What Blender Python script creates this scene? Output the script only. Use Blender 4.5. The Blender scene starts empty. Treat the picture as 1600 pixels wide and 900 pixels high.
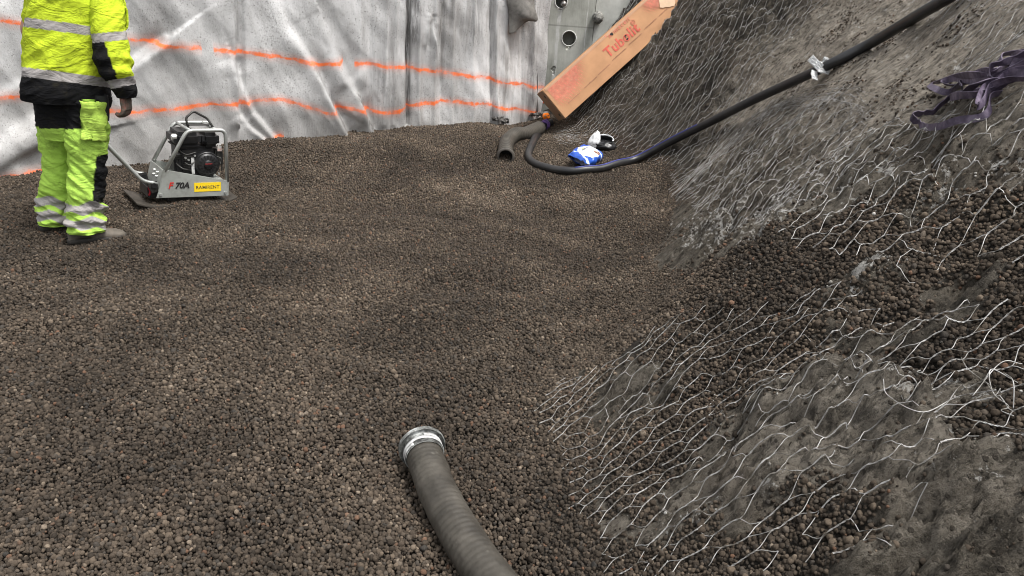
import bpy, bmesh, math, random
import numpy as np
from mathutils import Vector, Matrix

random.seed(7)
rng = np.random.default_rng(7)
SC = bpy.context.scene
COL = SC.collection

# ------------------------------------------------------------------ camera
FPX, PITCH, ROLL, EYE = 1164.0, math.radians(21.5), math.radians(4.2), 1.6
cam = bpy.data.cameras.new('camera')
cam.sensor_width = 36.0
cam.lens = FPX / 1600.0 * 36.0
cam.clip_start = 0.05
cam.clip_end = 300
camo = bpy.data.objects.new('camera', cam)
COL.objects.link(camo)
camo.matrix_world = (Matrix.Translation((0, 0, EYE)) @ Matrix.Rotation(math.pi/2 - PITCH, 4, 'X')
                     @ Matrix.Rotation(ROLL, 4, 'Z'))
SC.camera = camo
SC.cycles.pixel_filter_type = 'BLACKMAN_HARRIS'
SC.cycles.filter_width = 1.0

# ------------------------------------------------------------------ light: overcast daylight
SUN_EL, SUN_AZ = math.radians(66), math.radians(118)      # azimuth from +Y towards +X
w = bpy.data.worlds.new('World')
SC.world = w
w.use_nodes = True
nt = w.node_tree
bg = nt.nodes['Background']
sky = nt.nodes.new('ShaderNodeTexSky')
sky.sky_type = 'NISHITA'
sky.sun_disc = False
sky.sun_elevation = SUN_EL
sky.sun_rotation = SUN_AZ
sky.air_density = 1.0
sky.dust_density = 4.0
sky.ozone_density = 1.0
hs = nt.nodes.new('ShaderNodeHueSaturation')
hs.inputs['Saturation'].default_value = 0.18
nt.links.new(sky.outputs[0], hs.inputs['Color'])
nt.links.new(hs.outputs[0], bg.inputs['Color'])
bg.inputs['Strength'].default_value = 0.12
sun = bpy.data.lights.new('sun', 'SUN')
sun.energy = 1.5
sun.angle = math.radians(13)
sun.color = (1.0, 0.97, 0.93)
suno = bpy.data.objects.new('sun', sun)
COL.objects.link(suno)
suno.rotation_euler = Vector((-math.sin(SUN_AZ)*math.cos(SUN_EL), -math.cos(SUN_AZ)*math.cos(SUN_EL),
                              -math.sin(SUN_EL))).to_track_quat('-Z', 'Y').to_euler()
vs = SC.view_settings
vs.view_transform = 'Standard'
vs.look = 'None'
vs.exposure = 1.15
vs.gamma = 1.0
vs.use_curve_mapping = False

# ------------------------------------------------------------------ numeric helpers
def ray(u, v):
    a, b = (u-800)/FPX, (450-v)/FPX
    x = a*math.cos(ROLL) - b*math.sin(ROLL)
    y = a*math.sin(ROLL) + b*math.cos(ROLL)
    return np.array([x, math.cos(PITCH)+y*math.sin(PITCH), -math.sin(PITCH)+y*math.cos(PITCH)])

def project(p):
    p = np.asarray(p, float) - [0, 0, EYE]
    zc = p[..., 1]*math.cos(PITCH) - p[..., 2]*math.sin(PITCH)
    y = (p[..., 1]*math.sin(PITCH) + p[..., 2]*math.cos(PITCH))/zc
    x = p[..., 0]/zc
    a = x*math.cos(ROLL) + y*math.sin(ROLL)
    b = -x*math.sin(ROLL) + y*math.cos(ROLL)
    return 800+FPX*a, 450-FPX*b

def on_z(u, v, z=0.0):
    d = ray(u, v)
    return d*((z-EYE)/d[2]) + [0, 0, EYE]

def on_plane(u, v, p0, n):
    d = ray(u, v)
    p0 = np.asarray(p0, float); n = np.asarray(n, float)
    t = (n @ (p0-[0, 0, EYE]))/(n @ d)
    return d*t + [0, 0, EYE]

def _hash(ix, iy, iz, seed):
    h = (ix.astype(np.int64)*374761393 + iy.astype(np.int64)*668265263 + iz.astype(np.int64)*2147483647 % 4294967291
         + seed*1274126177) & 0xffffffff
    h = ((h ^ (h >> 13))*1274126177) & 0xffffffff
    h = ((h ^ (h >> 15))*2246822519) & 0xffffffff
    return h ^ (h >> 16)

def pn(x, y, z=0.0, seed=0):
    """gradient noise, about -1..1"""
    x, y, z = np.broadcast_arrays(np.asarray(x, float), np.asarray(y, float), np.asarray(z, float))
    ix, iy, iz = np.floor(x), np.floor(y), np.floor(z)
    fx, fy, fz = x-ix, y-iy, z-iz
    u, v, ww = (f*f*f*(f*(f*6-15)+10) for f in (fx, fy, fz))
    out = 0
    for dx in (0, 1):
        wx = u if dx else 1-u
        for dy in (0, 1):
            wy = v if dy else 1-v
            for dz in (0, 1):
                wz = ww if dz else 1-ww
                h = _hash(ix+dx, iy+dy, iz+dz, seed)
                gx = (h & 1023)/511.5-1; gy = ((h >> 10) & 1023)/511.5-1; gz = ((h >> 20) & 1023)/511.5-1
                out = out + wx*wy*wz*(gx*(fx-dx)+gy*(fy-dy)+gz*(fz-dz))
    return out*1.3

def fbm(x, y, z=0.0, o=4, seed=0, g=0.5):
    a, s, f = 1.0, 0, 1.0
    for i in range(o):
        s = s + a*pn(np.asarray(x)*f, np.asarray(y)*f, np.asarray(z)*f, seed+i*17)
        a *= g; f *= 2.03
    return s

def ridged(x, y, z=0.0, o=4, seed=0):
    a, s, f = 1.0, 0, 1.0
    for i in range(o):
        s = s + a*(1-2*np.abs(pn(np.asarray(x)*f, np.asarray(y)*f, np.asarray(z)*f, seed+i*13)))
        a *= 0.5; f *= 2.1
    return s

def sstep(a, b, x):
    t = np.clip((np.asarray(x, float)-a)/(b-a), 0, 1)
    return t*t*(3-2*t)

def hermite(K, n):
    """smooth resampling of key rows K (k,c) to n rows"""
    K = np.asarray(K, float)
    k = len(K)
    if k == 2:
        t = np.linspace(0, 1, n)[:, None]
        return K[0]*(1-t)+K[1]*t
    m = np.zeros_like(K)
    m[1:-1] = (K[2:]-K[:-2])/2
    m[0] = K[1]-K[0]; m[-1] = K[-1]-K[-2]
    s = np.linspace(0, k-1, n)
    i = np.minimum(s.astype(int), k-2)
    t = (s-i)[:, None]
    h00 = 2*t**3-3*t**2+1; h10 = t**3-2*t**2+t; h01 = -2*t**3+3*t**2; h11 = t**3-t**2
    return h00*K[i]+h10*m[i]+h01*K[i+1]+h11*m[i+1]

def poly_sd(x, y, P):
    """signed distance to polygon, positive inside"""
    x = np.asarray(x, float); y = np.asarray(y, float)
    d2 = np.full(x.shape, 1e9); ins = np.zeros(x.shape, bool)
    n = len(P)
    for i in range(n):
        ax, ay = P[i][:2]; bx, by = P[(i+1) % n][:2]
        ex, ey = bx-ax, by-ay
        L = ex*ex+ey*ey+1e-12
        t = np.clip(((x-ax)*ex+(y-ay)*ey)/L, 0, 1)
        d2 = np.minimum(d2, (x-ax-t*ex)**2+(y-ay-t*ey)**2)
        c = ((ay > y) != (by > y)) & (x < (bx-ax)*(y-ay)/(by-ay+1e-12)+ax)
        ins ^= c
    d = np.sqrt(d2)
    return np.where(ins, d, -d)

def polyline_sd(x, y, P):
    """(signed distance, unsigned, param 0..1) to an open polyline"""
    x = np.asarray(x, float); y = np.asarray(y, float)
    best = np.full(x.shape, 1e9); sg = np.zeros(x.shape); par = np.zeros(x.shape)
    n = len(P)-1
    for i in range(n):
        ax, ay = P[i]; bx, by = P[i+1]
        ex, ey = bx-ax, by-ay
        L = ex*ex+ey*ey+1e-12
        t = np.clip(((x-ax)*ex+(y-ay)*ey)/L, 0, 1)
        d = np.hypot(x-ax-t*ex, y-ay-t*ey)
        s = np.sign((x-ax)*ey-(y-ay)*ex)
        m = d < best
        best = np.where(m, d, best); sg = np.where(m, s, sg); par = np.where(m, (i+t)/n, par)
    return best*sg, best, par

# ------------------------------------------------------------------ object helpers
def link(o, parent=None):
    COL.objects.link(o)
    if parent is not None:
        o.parent = parent
    return o

def thing(name, label, cat, loc=(0, 0, 0), group=None, kind=None):
    o = bpy.data.objects.new(name, None)
    o.empty_display_size = 0.1
    o.location = loc
    link(o)
    o['label'] = label; o['category'] = cat
    if group: o['group'] = group
    return o

def tag(o, label, cat, group=None, kind=None):
    o['label'] = label; o['category'] = cat
    if group: o['group'] = group
    if kind: o['kind'] = kind
    return o

def world_child(o, parent):
    """parent keeping the world position (parents here only translate)"""
    o.parent = parent
    q = parent
    while q is not None:
        o.location = Vector(o.location) - Vector(q.location)
        q = q.parent
    return o

def mesh_np(name, V, Q, mat=None, smooth=True, attrs=None):
    V = np.asarray(V, np.float32).reshape(-1, 3); Q = np.asarray(Q, np.int32)
    me = bpy.data.meshes.new(name)
    k = Q.shape[1]
    me.vertices.add(len(V)); me.vertices.foreach_set('co', V.ravel())
    me.loops.add(Q.size); me.loops.foreach_set('vertex_index', Q.ravel())
    me.polygons.add(len(Q))
    me.polygons.foreach_set('loop_start', np.arange(0, Q.size, k, dtype=np.int32))
    me.polygons.foreach_set('loop_total', np.full(len(Q), k, np.int32))
    me.polygons.foreach_set('use_smooth', np.full(len(Q), bool(smooth)))
    me.update(calc_edges=True)
    for an, (ty, data) in (attrs or {}).items():
        a = me.attributes.new(an, ty, 'POINT')
        key = 'color' if ty == 'FLOAT_COLOR' else 'value'
        a.data.foreach_set(key, np.asarray(data, np.float32).ravel())
    if mat: me.materials.append(mat)
    return me

def obj_np(name, V, Q, mat, parent=None, smooth=True, attrs=None):
    o = bpy.data.objects.new(name, mesh_np(name, V, Q, mat, smooth, attrs))
    link(o)
    if parent is not None:
        world_child(o, parent)
    return o

def grid_q(n, m, wrap=False):
    i = np.arange(n-1)[:, None]
    j = np.arange(m if wrap else m-1)[None]
    a = i*m+j; b = i*m+(j+1) % m
    return np.stack([a, b, b+m, a+m], -1).reshape(-1, 4)

def bm_obj(name, bm, mat, parent=None, smooth=False, angle=None):
    me = bpy.data.meshes.new(name)
    bmesh.ops.recalc_face_normals(bm, faces=bm.faces)
    bm.to_mesh(me); bm.free()
    if mat: me.materials.append(mat)
    if smooth:
        me.polygons.foreach_set('use_smooth', np.ones(len(me.polygons), bool))
        if angle is not None:
            me.set_sharp_from_angle(angle=math.radians(angle))
    o = bpy.data.objects.new(name, me)
    link(o)
    if parent is not None:
        world_child(o, parent)
    return o

def add_prism(bm, pts, off, bev=0.0):
    """extrude a planar polygon by a vector"""
    vs = [bm.verts.new(Vector(p)) for p in pts]
    f = bm.faces.new(vs)
    r = bmesh.ops.extrude_face_region(bm, geom=[f])
    nv = [g for g in r['geom'] if isinstance(g, bmesh.types.BMVert)]
    bmesh.ops.translate(bm, vec=Vector(off), verts=nv)
    if bev > 0:
        es = set()
        for vv in vs+nv:
            es.update(vv.link_edges)
        bmesh.ops.bevel(bm, geom=list(es), offset=bev, segments=2, affect='EDGES', clamp_overlap=True)

def add_box(bm, mat4, size, bev=0.0):
    r = bmesh.ops.create_cube(bm, size=1.0, matrix=mat4 @ Matrix.Diagonal((*size, 1)))
    if bev > 0:
        es = set()
        for vv in r['verts']:
            es.update(vv.link_edges)
        bmesh.ops.bevel(bm, geom=list(es), offset=bev, segments=2, affect='EDGES')

def frames(P):
    P = np.asarray(P, float)
    T = np.gradient(P, axis=0)
    T /= np.linalg.norm(T, axis=1, keepdims=True)+1e-12
    N = np.zeros_like(P)
    ref = np.array([0, 0, 1.0]) if abs(T[0][2]) < 0.9 else np.array([1.0, 0, 0])
    n = ref - T[0]*(ref @ T[0])
    for i in range(len(P)):
        n = n - T[i]*(n @ T[i])
        n /= np.linalg.norm(n)+1e-12
        N[i] = n
    return T, N, np.cross(T, N)

def tube(P, r, sides=12, caps=True):
    """verts, quads for one tube; r scalar or per point"""
    P = np.asarray(P, float)
    T, N, B = frames(P)
    r = np.broadcast_to(np.asarray(r, float), (len(P),))
    if caps:
        P = np.concatenate([P[:1], P, P[-1:]]); N = np.concatenate([N[:1], N, N[-1:]]); B = np.concatenate([B[:1], B, B[-1:]])
        r = np.concatenate([[1e-5], r, [1e-5]])
    a = np.linspace(0, 2*math.pi, sides, endpoint=False)
    V = P[:, None] + r[:, None, None]*(np.cos(a)[None, :, None]*N[:, None]+np.sin(a)[None, :, None]*B[:, None])
    return V.reshape(-1, 3), grid_q(len(P), sides, True)

def join(parts):
    Vs, Qs, o = [], [], 0
    for V, Q in parts:
        Vs.append(np.asarray(V).reshape(-1, 3)); Qs.append(np.asarray(Q)+o); o += len(Vs[-1])
    return np.concatenate(Vs), np.concatenate(Qs)

def tube_batch(P, r, sides=4):
    """P (E,K,3): many small tubes at once"""
    T = np.gradient(P, axis=1)
    T /= np.linalg.norm(T, axis=2, keepdims=True)+1e-12
    ref = np.array([0.37, -0.6, 0.71])
    N = ref - T*(T @ ref)[..., None]
    N /= np.linalg.norm(N, axis=2, keepdims=True)+1e-12
    B = np.cross(T, N)
    E, K = P.shape[:2]
    a = np.linspace(0, 2*math.pi, sides, endpoint=False)
    V = P[:, :, None] + r*(np.cos(a)[None, None, :, None]*N[:, :, None]+np.sin(a)[None, None, :, None]*B[:, :, None])
    q = grid_q(K, sides, True)
    Q = (np.arange(E)*K*sides)[:, None, None]+q[None]
    return V.reshape(-1, 3), Q.reshape(-1, 4)

def eval_mesh(o):
    dg = bpy.context.evaluated_depsgraph_get()
    me = bpy.data.meshes.new_from_object(o.evaluated_get(dg))
    mats = list(o.data.materials)
    old = o.data
    o.modifiers.clear()
    o.data = me
    if not me.materials:
        for m in mats: me.materials.append(m)
    if old.users == 0 and isinstance(old, bpy.types.Mesh):
        bpy.data.meshes.remove(old)
    return o

def text_mesh(name, body, size, mat, parent, M, thick=0.0, depth=0.0015, shear=0.0, space=1.0):
    """lettering as real raised mesh; M maps text plane (x right, y up, z out)"""
    cu = bpy.data.curves.new(name, 'FONT')
    cu.body = body; cu.size = size; cu.extrude = depth/2; cu.offset = thick
    cu.align_x = 'LEFT'; cu.shear = shear; cu.space_character = space
    cu.resolution_u = 4
    t = bpy.data.objects.new(name, cu)
    COL.objects.link(t)
    dg = bpy.context.evaluated_depsgraph_get()
    me = bpy.data.meshes.new_from_object(t.evaluated_get(dg))
    bpy.data.objects.remove(t)
    me.transform(M)
    me.materials.clear(); me.materials.append(mat)
    o = bpy.data.objects.new(name, me)
    link(o)
    if parent is not None: world_child(o, parent)
    return o

# ------------------------------------------------------------------ material helpers
class NG:
    def __init__(s, name):
        s.m = bpy.data.materials.new(name); s.m.use_nodes = True
        s.t = s.m.node_tree; s.b = s.t.nodes['Principled BSDF']
    def n(s, ty, **kw):
        nd = s.t.nodes.new(ty)
        for k, v in kw.items(): setattr(nd, k, v)
        return nd
    def put(s, sock, v):
        if isinstance(v, bpy.types.NodeSocket): s.t.links.new(v, sock)
        elif isinstance(v, (tuple, list)) and len(v) == 3 and sock.type == 'RGBA': sock.default_value = (*v, 1)
        else: sock.default_value = v
    def math(s, op, a, b=0.0, clamp=False):
        nd = s.n('ShaderNodeMath', operation=op, use_clamp=clamp)
        s.put(nd.inputs[0], a); s.put(nd.inputs[1], b)
        return nd.outputs[0]
    def attr(s, name, out='Fac', ty='GEOMETRY'):
        nd = s.n('ShaderNodeAttribute', attribute_name=name, attribute_type=ty)
        return nd.outputs[out]
    def co(s, sc=(1, 1, 1), rot=(0, 0, 0)):
        tc = s.n('ShaderNodeTexCoord'); mp = s.n('ShaderNodeMapping')
        s.put(mp.inputs['Vector'], tc.outputs['Object'])
        mp.inputs['Scale'].default_value = sc; mp.inputs['Rotation'].default_value = rot
        return mp.outputs[0]
    def xyz(s):
        tc = s.n('ShaderNodeTexCoord'); sp = s.n('ShaderNodeSeparateXYZ')
        s.put(sp.inputs[0], tc.outputs['Object'])
        return sp.outputs
    def noise(s, scale, detail=3, rough=0.55, vec=None, dist=0.0):
        nd = s.n('ShaderNodeTexNoise')
        s.put(nd.inputs['Vector'], vec if vec is not None else s.co())
        nd.inputs['Scale'].default_value = scale; nd.inputs['Detail'].default_value = detail
        nd.inputs['Roughness'].default_value = rough; nd.inputs['Distortion'].default_value = dist
        return nd.outputs['Fac']
    def voro(s, scale, vec=None, out='Distance'):
        nd = s.n('ShaderNodeTexVoronoi')
        s.put(nd.inputs['Vector'], vec if vec is not None else s.co())
        nd.inputs['Scale'].default_value = scale
        return nd.outputs[out]
    def ss(s, a, b, x):
        nd = s.n('ShaderNodeMapRange', interpolation_type='SMOOTHSTEP')
        s.put(nd.inputs['Value'], x); s.put(nd.inputs['From Min'], a); s.put(nd.inputs['From Max'], b)
        return nd.outputs[0]
    def mix(s, f, a, b):
        nd = s.n('ShaderNodeMix', data_type='RGBA')
        s.put(nd.inputs[0], f); s.put(nd.inputs[6], a); s.put(nd.inputs[7], b)
        return nd.outputs[2]
    def ramp(s, f, stops, const=False):
        nd = s.n('ShaderNodeValToRGB')
        if const: nd.color_ramp.interpolation = 'CONSTANT'
        e = nd.color_ramp.elements
        while len(e) < len(stops): e.new(0.5)
        for el, (p, c) in zip(e, stops):
            el.position = p; el.color = (*c, 1) if len(c) == 3 else c
        s.put(nd.inputs[0], f)
        return nd.outputs[0]
    def bump(s, h, strength=0.5, dist=0.01):
        nd = s.n('ShaderNodeBump')
        nd.inputs['Strength'].default_value = strength; nd.inputs['Distance'].default_value = dist
        s.put(nd.inputs['Height'], h)
        s.put(s.b.inputs['Normal'], nd.outputs[0])
    def set(s, **kw):
        nm = dict(color='Base Color', rough='Roughness', metal='Metallic', spec='Specular IOR Level', alpha='Alpha',
                  trans='Transmission Weight', sheen='Sheen Weight', coat='Coat Weight')
        for k, v in kw.items(): s.put(s.b.inputs[nm[k]], v)
        return s

def simple(name, c, rough=0.6, metal=0.0, var=0.25, dirt=None, dirt_amt=0.5, nscale=12, bump=0.0, bscale=80):
    g = NG(name)
    f = g.noise(nscale, 4, 0.6)
    lo = tuple(x*(1-var) for x in c); hi = tuple(min(1, x*(1+var)) for x in c)
    colr = g.ramp(f, [(0.3, lo), (0.7, hi)])
    if dirt:
        d = g.math('MULTIPLY', g.ss(0.45, 0.7, g.noise(nscale*0.7, 6, 0.7)), dirt_amt)
        colr = g.mix(d, colr, dirt)
    g.set(color=colr, rough=g.math('ADD', g.math('MULTIPLY', f, 0.2), rough-0.1), metal=metal)
    if bump > 0: g.bump(g.noise(bscale, 4, 0.6), bump, 0.003)
    return g.m

# ------------------------------------------------------------------ terrain heights
WA = np.array([-4.0, 5.56]); WB = np.array([0.17, 8.6])            # foot of the fabric wall
WD = (WB-WA)/np.linalg.norm(WB-WA); WN = np.array([WD[1], -WD[0]])  # WN points into the pit
WLEN = float(np.linalg.norm(WB-WA))

_ty = np.array([-2, 0.0, 1.0, 1.8, 2.2, 2.7, 3.2, 3.7, 4.5, 5.5, 6.4, 7.0, 7.5, 8.0, 8.5, 9.1, 12])
_tx = np.array([.3, .30, .30, .25, .20, .16, .40, .66, .80, 1.10, 1.30, 1.15, .82, .55, .36, .30, .3])
_yy = np.linspace(-2, 12, 701)
_k = np.exp(-0.5*(np.arange(-40, 41)/8.0)**2); _k /= _k.sum()
_kw = np.exp(-0.5*(np.arange(-150, 151)/50.0)**2); _kw /= _kw.sum()
_raw = np.interp(_yy, _ty, _tx)
_xs = np.convolve(np.pad(_raw, 40, 'edge'), _k, 'valid')
_xw = np.convolve(np.pad(_raw, 150, 'edge'), _kw, 'valid')
def toe(y): return np.interp(y, _yy, _xs)
def toe_w(y): return np.interp(y, _yy, _xw)
def tanth(y): return np.interp(y, [-1, 1, 2.5, 5, 8, 9.2], [.98, 1.0, 1.0, 1.1, 1.18, 1.7])

def zground(x, y):
    b = 0.26*sstep(5.4, 7.5, y)
    b = b + 0.052*fbm(np.asarray(x)*1.15, np.asarray(y)*1.3, 0, 3, 3)*sstep(0.5, 2.5, y) + 0.022*sstep(2.5, 4.0, y)*pn(np.asarray(x)*1.7+np.asarray(y)*0.8, np.asarray(y)*3.2-np.asarray(x), 0, 14)
    b = b + 0.035*sstep(7.2, 8.2, y)*pn(np.asarray(x)*1.6, np.asarray(y)*0.7, 0, 9)
    return b

def zrock(x, y):
    s = x-toe(y)
    ramp = 0.5*(s+np.sqrt(s*s+0.012))
    z = tanth(y)*ramp
    z = 2.9-0.5*((2.9-z)+np.sqrt((2.9-z)**2+0.3)) + 0.028       # the top eases off far above the frame
    return z

LUMPS = []
def ztotal(x, y, rough=True, cover=None):
    z = zground(x, y)+zrock(x, y)
    if rough:
        s = x-toe(y)
        p = s*1.45
        wgt = sstep(0.0, 0.5, s)
        broad = 0.10*fbm(p*0.9, y*1.1, 0.3, 3, 21)
        strata = 0.050*ridged(p*0.9+0.3*pn(p*2, y*2, 0, 5), y*3.4, 0.1, 4, 33)-0.03
        lumps = 0.018*fbm(p*6, y*8, 0, 4, 41)
        cr = np.clip(1-2.2*np.abs(fbm(p*1.6, y*4.2, 3.3, 3, 57)), 0, 1)
        cracks = -0.085*cr**5
        lumps = lumps + 0.030*sstep(.10, .32, pn(p*9+.6*pn(p*14, y*14, 2, 4), y*12, 0.4, 87))+0.016*sstep(.1, .28, pn(p*21, y*27, 0.4, 88))
        fine = 0.014*fbm(p*22, y*26, 0, 4, 77, 0.6)+0.010*ridged(p*7, y*13, 0.6, 3, 79)-.008
        fw = sstep(5.2, 6.6, y)                                # far face is rubbly under the net
        rub = 0.028*np.abs(fbm(p*9, y*11, 1.7, 3, 91))*fw
        for bx, by, bh, br in LUMPS:
            broad = broad+bh*np.exp(-(((x-bx)*1.2)**2+(y-by)**2)/(br*br))*(1+.35*pn(x*9, y*9, 0, 7))
        if cover is None: cover = 0.0
        k = 1-0.75*cover
        near = 1-sstep(2.3, 3.0, y)
        lumps = lumps+near*(0.026*ridged(p*4.2, y*6.0, 0.9, 5, 311)-.016-0.035*sstep(.22, .5, pn(p*6+pn(p*9, y*9, 0, 2)*.5, y*8, 3, 317)))
        z = z + wgt*(broad + k*(strata + lumps + cracks + rub) + (1-0.9*cover)*fine)
    return z

def march(u, v, fn, t0=0.6, t1=16.0, n=900):
    d = ray(u, v); t = np.linspace(t0, t1, n)
    P = d[None]*t[:, None]+[0, 0, EYE]
    f = P[:, 2]-fn(P[:, 0], P[:, 1])
    k = np.argmax(f < 0)
    if f[k] >= 0: return P[-1]
    a, b = t[k-1], t[k]
    for _ in range(14):
        m = 0.5*(a+b); q = d*m+[0, 0, EYE]
        if q[2]-float(fn(q[0:1], q[1:2])[0]) < 0: b = m
        else: a = m
    return d*b+[0, 0, EYE]

smooth_fn = lambda x, y: ztotal(np.asarray(x), np.asarray(y), False)
def plan(pix): return [tuple(march(u, v, smooth_fn)[:2]) for u, v in pix]

LUMPS.extend((*plan([q])[0], h_, r_) for q, h_, r_ in (((1040, 400), .11, .30), ((1120, 350), .07, .2), ((950, 825), .07, .11), ((1190, 690), .06, .14), ((1290, 650), .05, .12), ((960, 620), .05, .10), ((1420, 640), .05, .16), ((1330, 60), .06, .3)))
# where gravel has been tipped on the rock face, and where the lime bloom is
COVER = [plan(p) for p in (
    [(905, 600), (985, 500), (1000, 430), (1060, 415), (1130, 425), (1210, 400), (1240, 355), (1400, 320), (1600, 300), (1760, 330),
     (1760, 590), (1600, 600), (1440, 590), (1330, 560), (1200, 610), (1130, 660), (1070, 700), (1060, 770), (1010, 800),
     (950, 780), (900, 720), (860, 800), (820, 700)],
    [(1150, 830), (1290, 800), (1340, 850), (1330, 900), (1250, 920), (960, 930), (950, 870), (1060, 860)],
    [(850, 235), (880, 225), (930, 235), (985, 240), (1030, 262), (1075, 285), (1010, 330), (850, 300)],
    [(1440, 330), (1760, 300), (1760, 420), (1440, 420)],
    [(1530, 660), (1620, 640), (1660, 720), (1540, 700)],
)]
BARE = [plan(p) for p in (
    [(1320, 450), (1365, 430), (1375, 438), (1330, 462)],
    [(1310, 545), (1400, 520), (1430, 530), (1340, 565)],
    [(940, 600), (1000, 590), (1030, 620), (960, 650), (930, 640)],
    [(1480, 440), (1540, 430), (1500, 470)],
)]
LIME = [(plan(p), a) for p, a in (
    ([(1050, 350), (1130, 320), (1220, 330), (1240, 370), (1200, 410), (1150, 440), (1130, 400), (1060, 380)], 0.75),
    ([(1310, 460), (1365, 428), (1378, 436), (1325, 468)], 1.2),
    ([(1340, 610), (1470, 570), (1490, 600), (1440, 640), (1350, 640)], 0.7),
    ([(1180, 790), (1200, 780), (1210, 790), (1180, 800)], 0.8),
    ([(1480, 640), (1600, 690), (1620, 740), (1480, 720)], 0.45),
    ([(1250, 310), (1600, 270), (1700, 300), (1600, 345), (1250, 370)], 0.42),
    ([(1020, 810), (1100, 800), (1110, 840), (1030, 850)], 0.5),
    ([(1480, 150), (1590, 90), (1600, 110), (1540, 135), (1500, 150)], 0.9),
    ([(1380, 180), (1440, 150), (1470, 160), (1400, 200)], 0.35),
    ([(960, 200), (1000, 190), (1000, 215), (965, 220)], 0.5),
)]

GX0, GX1, GY0, GY1, GS = -0.6, 5.4, 0.0, 9.6, 0.0125
_gx = np.arange(GX0, GX1, GS); _gy = np.arange(GY0, GY1, GS)
_X, _Y = np.meshgrid(_gx, _gy, indexing='ij')
_wob = 0.06*fbm(_X*5, _Y*5, 0, 4, 101)
_cov = np.full(_X.shape, -9.0)
for P in COVER: _cov = np.maximum(_cov, poly_sd(_X, _Y, P))
for P in BARE: _cov = np.minimum(_cov, -poly_sd(_X, _Y, P)-0.06)
COV = sstep(-0.13, 0.09, _cov+1.2*_wob)
COV = np.maximum(COV, 1-sstep(0.02, 0.14, _X-toe(_Y)+0.8*_wob))        # the floor itself
_lm = np.zeros(_X.shape)
for P, a in LIME: _lm = np.maximum(_lm, a*sstep(-0.08, 0.06, poly_sd(_X, _Y, P)+_wob*1.3))
LIM = _lm
PALE = plan([(1180, 110), (1290, 20), (1420, -60), (1640, -80), (1800, 0), (1760, 180), (1500, 150), (1400, 190), (1330, 190), (1230, 170), (1100, 260)])
PALEG = sstep(-0.35, 0.25, poly_sd(_X, _Y, PALE)+0.2*fbm(_X*2.5, _Y*2.5, 0, 3, 8))
HT = ztotal(_X, _Y, True, np.maximum(COV, 0.82*PALEG))
HG = ztotal(_X, _Y, False)

def _bil(A, x, y):
    fx = np.clip((np.asarray(x, float)-GX0)/GS, 0, A.shape[0]-1.001); fy = np.clip((np.asarray(y, float)-GY0)/GS, 0, A.shape[1]-1.001)
    i = fx.astype(int); j = fy.astype(int); a = fx-i; b = fy-j
    return (A[i, j]*(1-a)*(1-b)+A[i+1, j]*a*(1-b)+A[i, j+1]*(1-a)*b+A[i+1, j+1]*a*b)
def height(x, y):
    x = np.asarray(x, float); y = np.asarray(y, float)
    h = _bil(HT, x, y)
    return np.where(x < GX0+0.05, zground(x, y)+0.012, h)
def hit(u, v): return march(u, v, height)

# ------------------------------------------------------------------ ground sheet
def mat_ground():
    g = NG('gravel_bed')
    v = g.voro(70, out='Distance')
    c = g.voro(70, out='Color')
    sp = g.n('ShaderNodeSeparateColor'); g.put(sp.inputs[0], c)
    colr = g.ramp(sp.outputs[0], [(0.0, (.012, .010, .008)), (0.6, (.03, .025, .02)), (1.0, (.05, .04, .032))])  # near black, so the gaps between pebbles look deeply shaded
    g.set(color=colr, rough=0.9, spec=0.2)
    g.bump(g.math('SUBTRACT', 1.0, v), 1.0, 0.012)
    return g.m
M_GROUND = mat_ground()
gx = np.concatenate([np.linspace(-40, -6.5, 12)[:-1], np.linspace(-6.5, 2.2, 220), np.linspace(2.2, 40, 12)[1:]])
gy = np.concatenate([np.linspace(-40, -0.5, 12)[:-1], np.linspace(-0.5, 9.6, 260), np.linspace(9.6, 50, 12)[1:]])
X, Y = np.meshgrid(gx, gy, indexing='ij')
Z = zground(X, Y)-0.014
o = obj_np('ground', np.stack([X, Y, Z], -1), grid_q(len(gx), len(gy))[:, ::-1], M_GROUND)
o['kind'] = 'structure'

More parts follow.
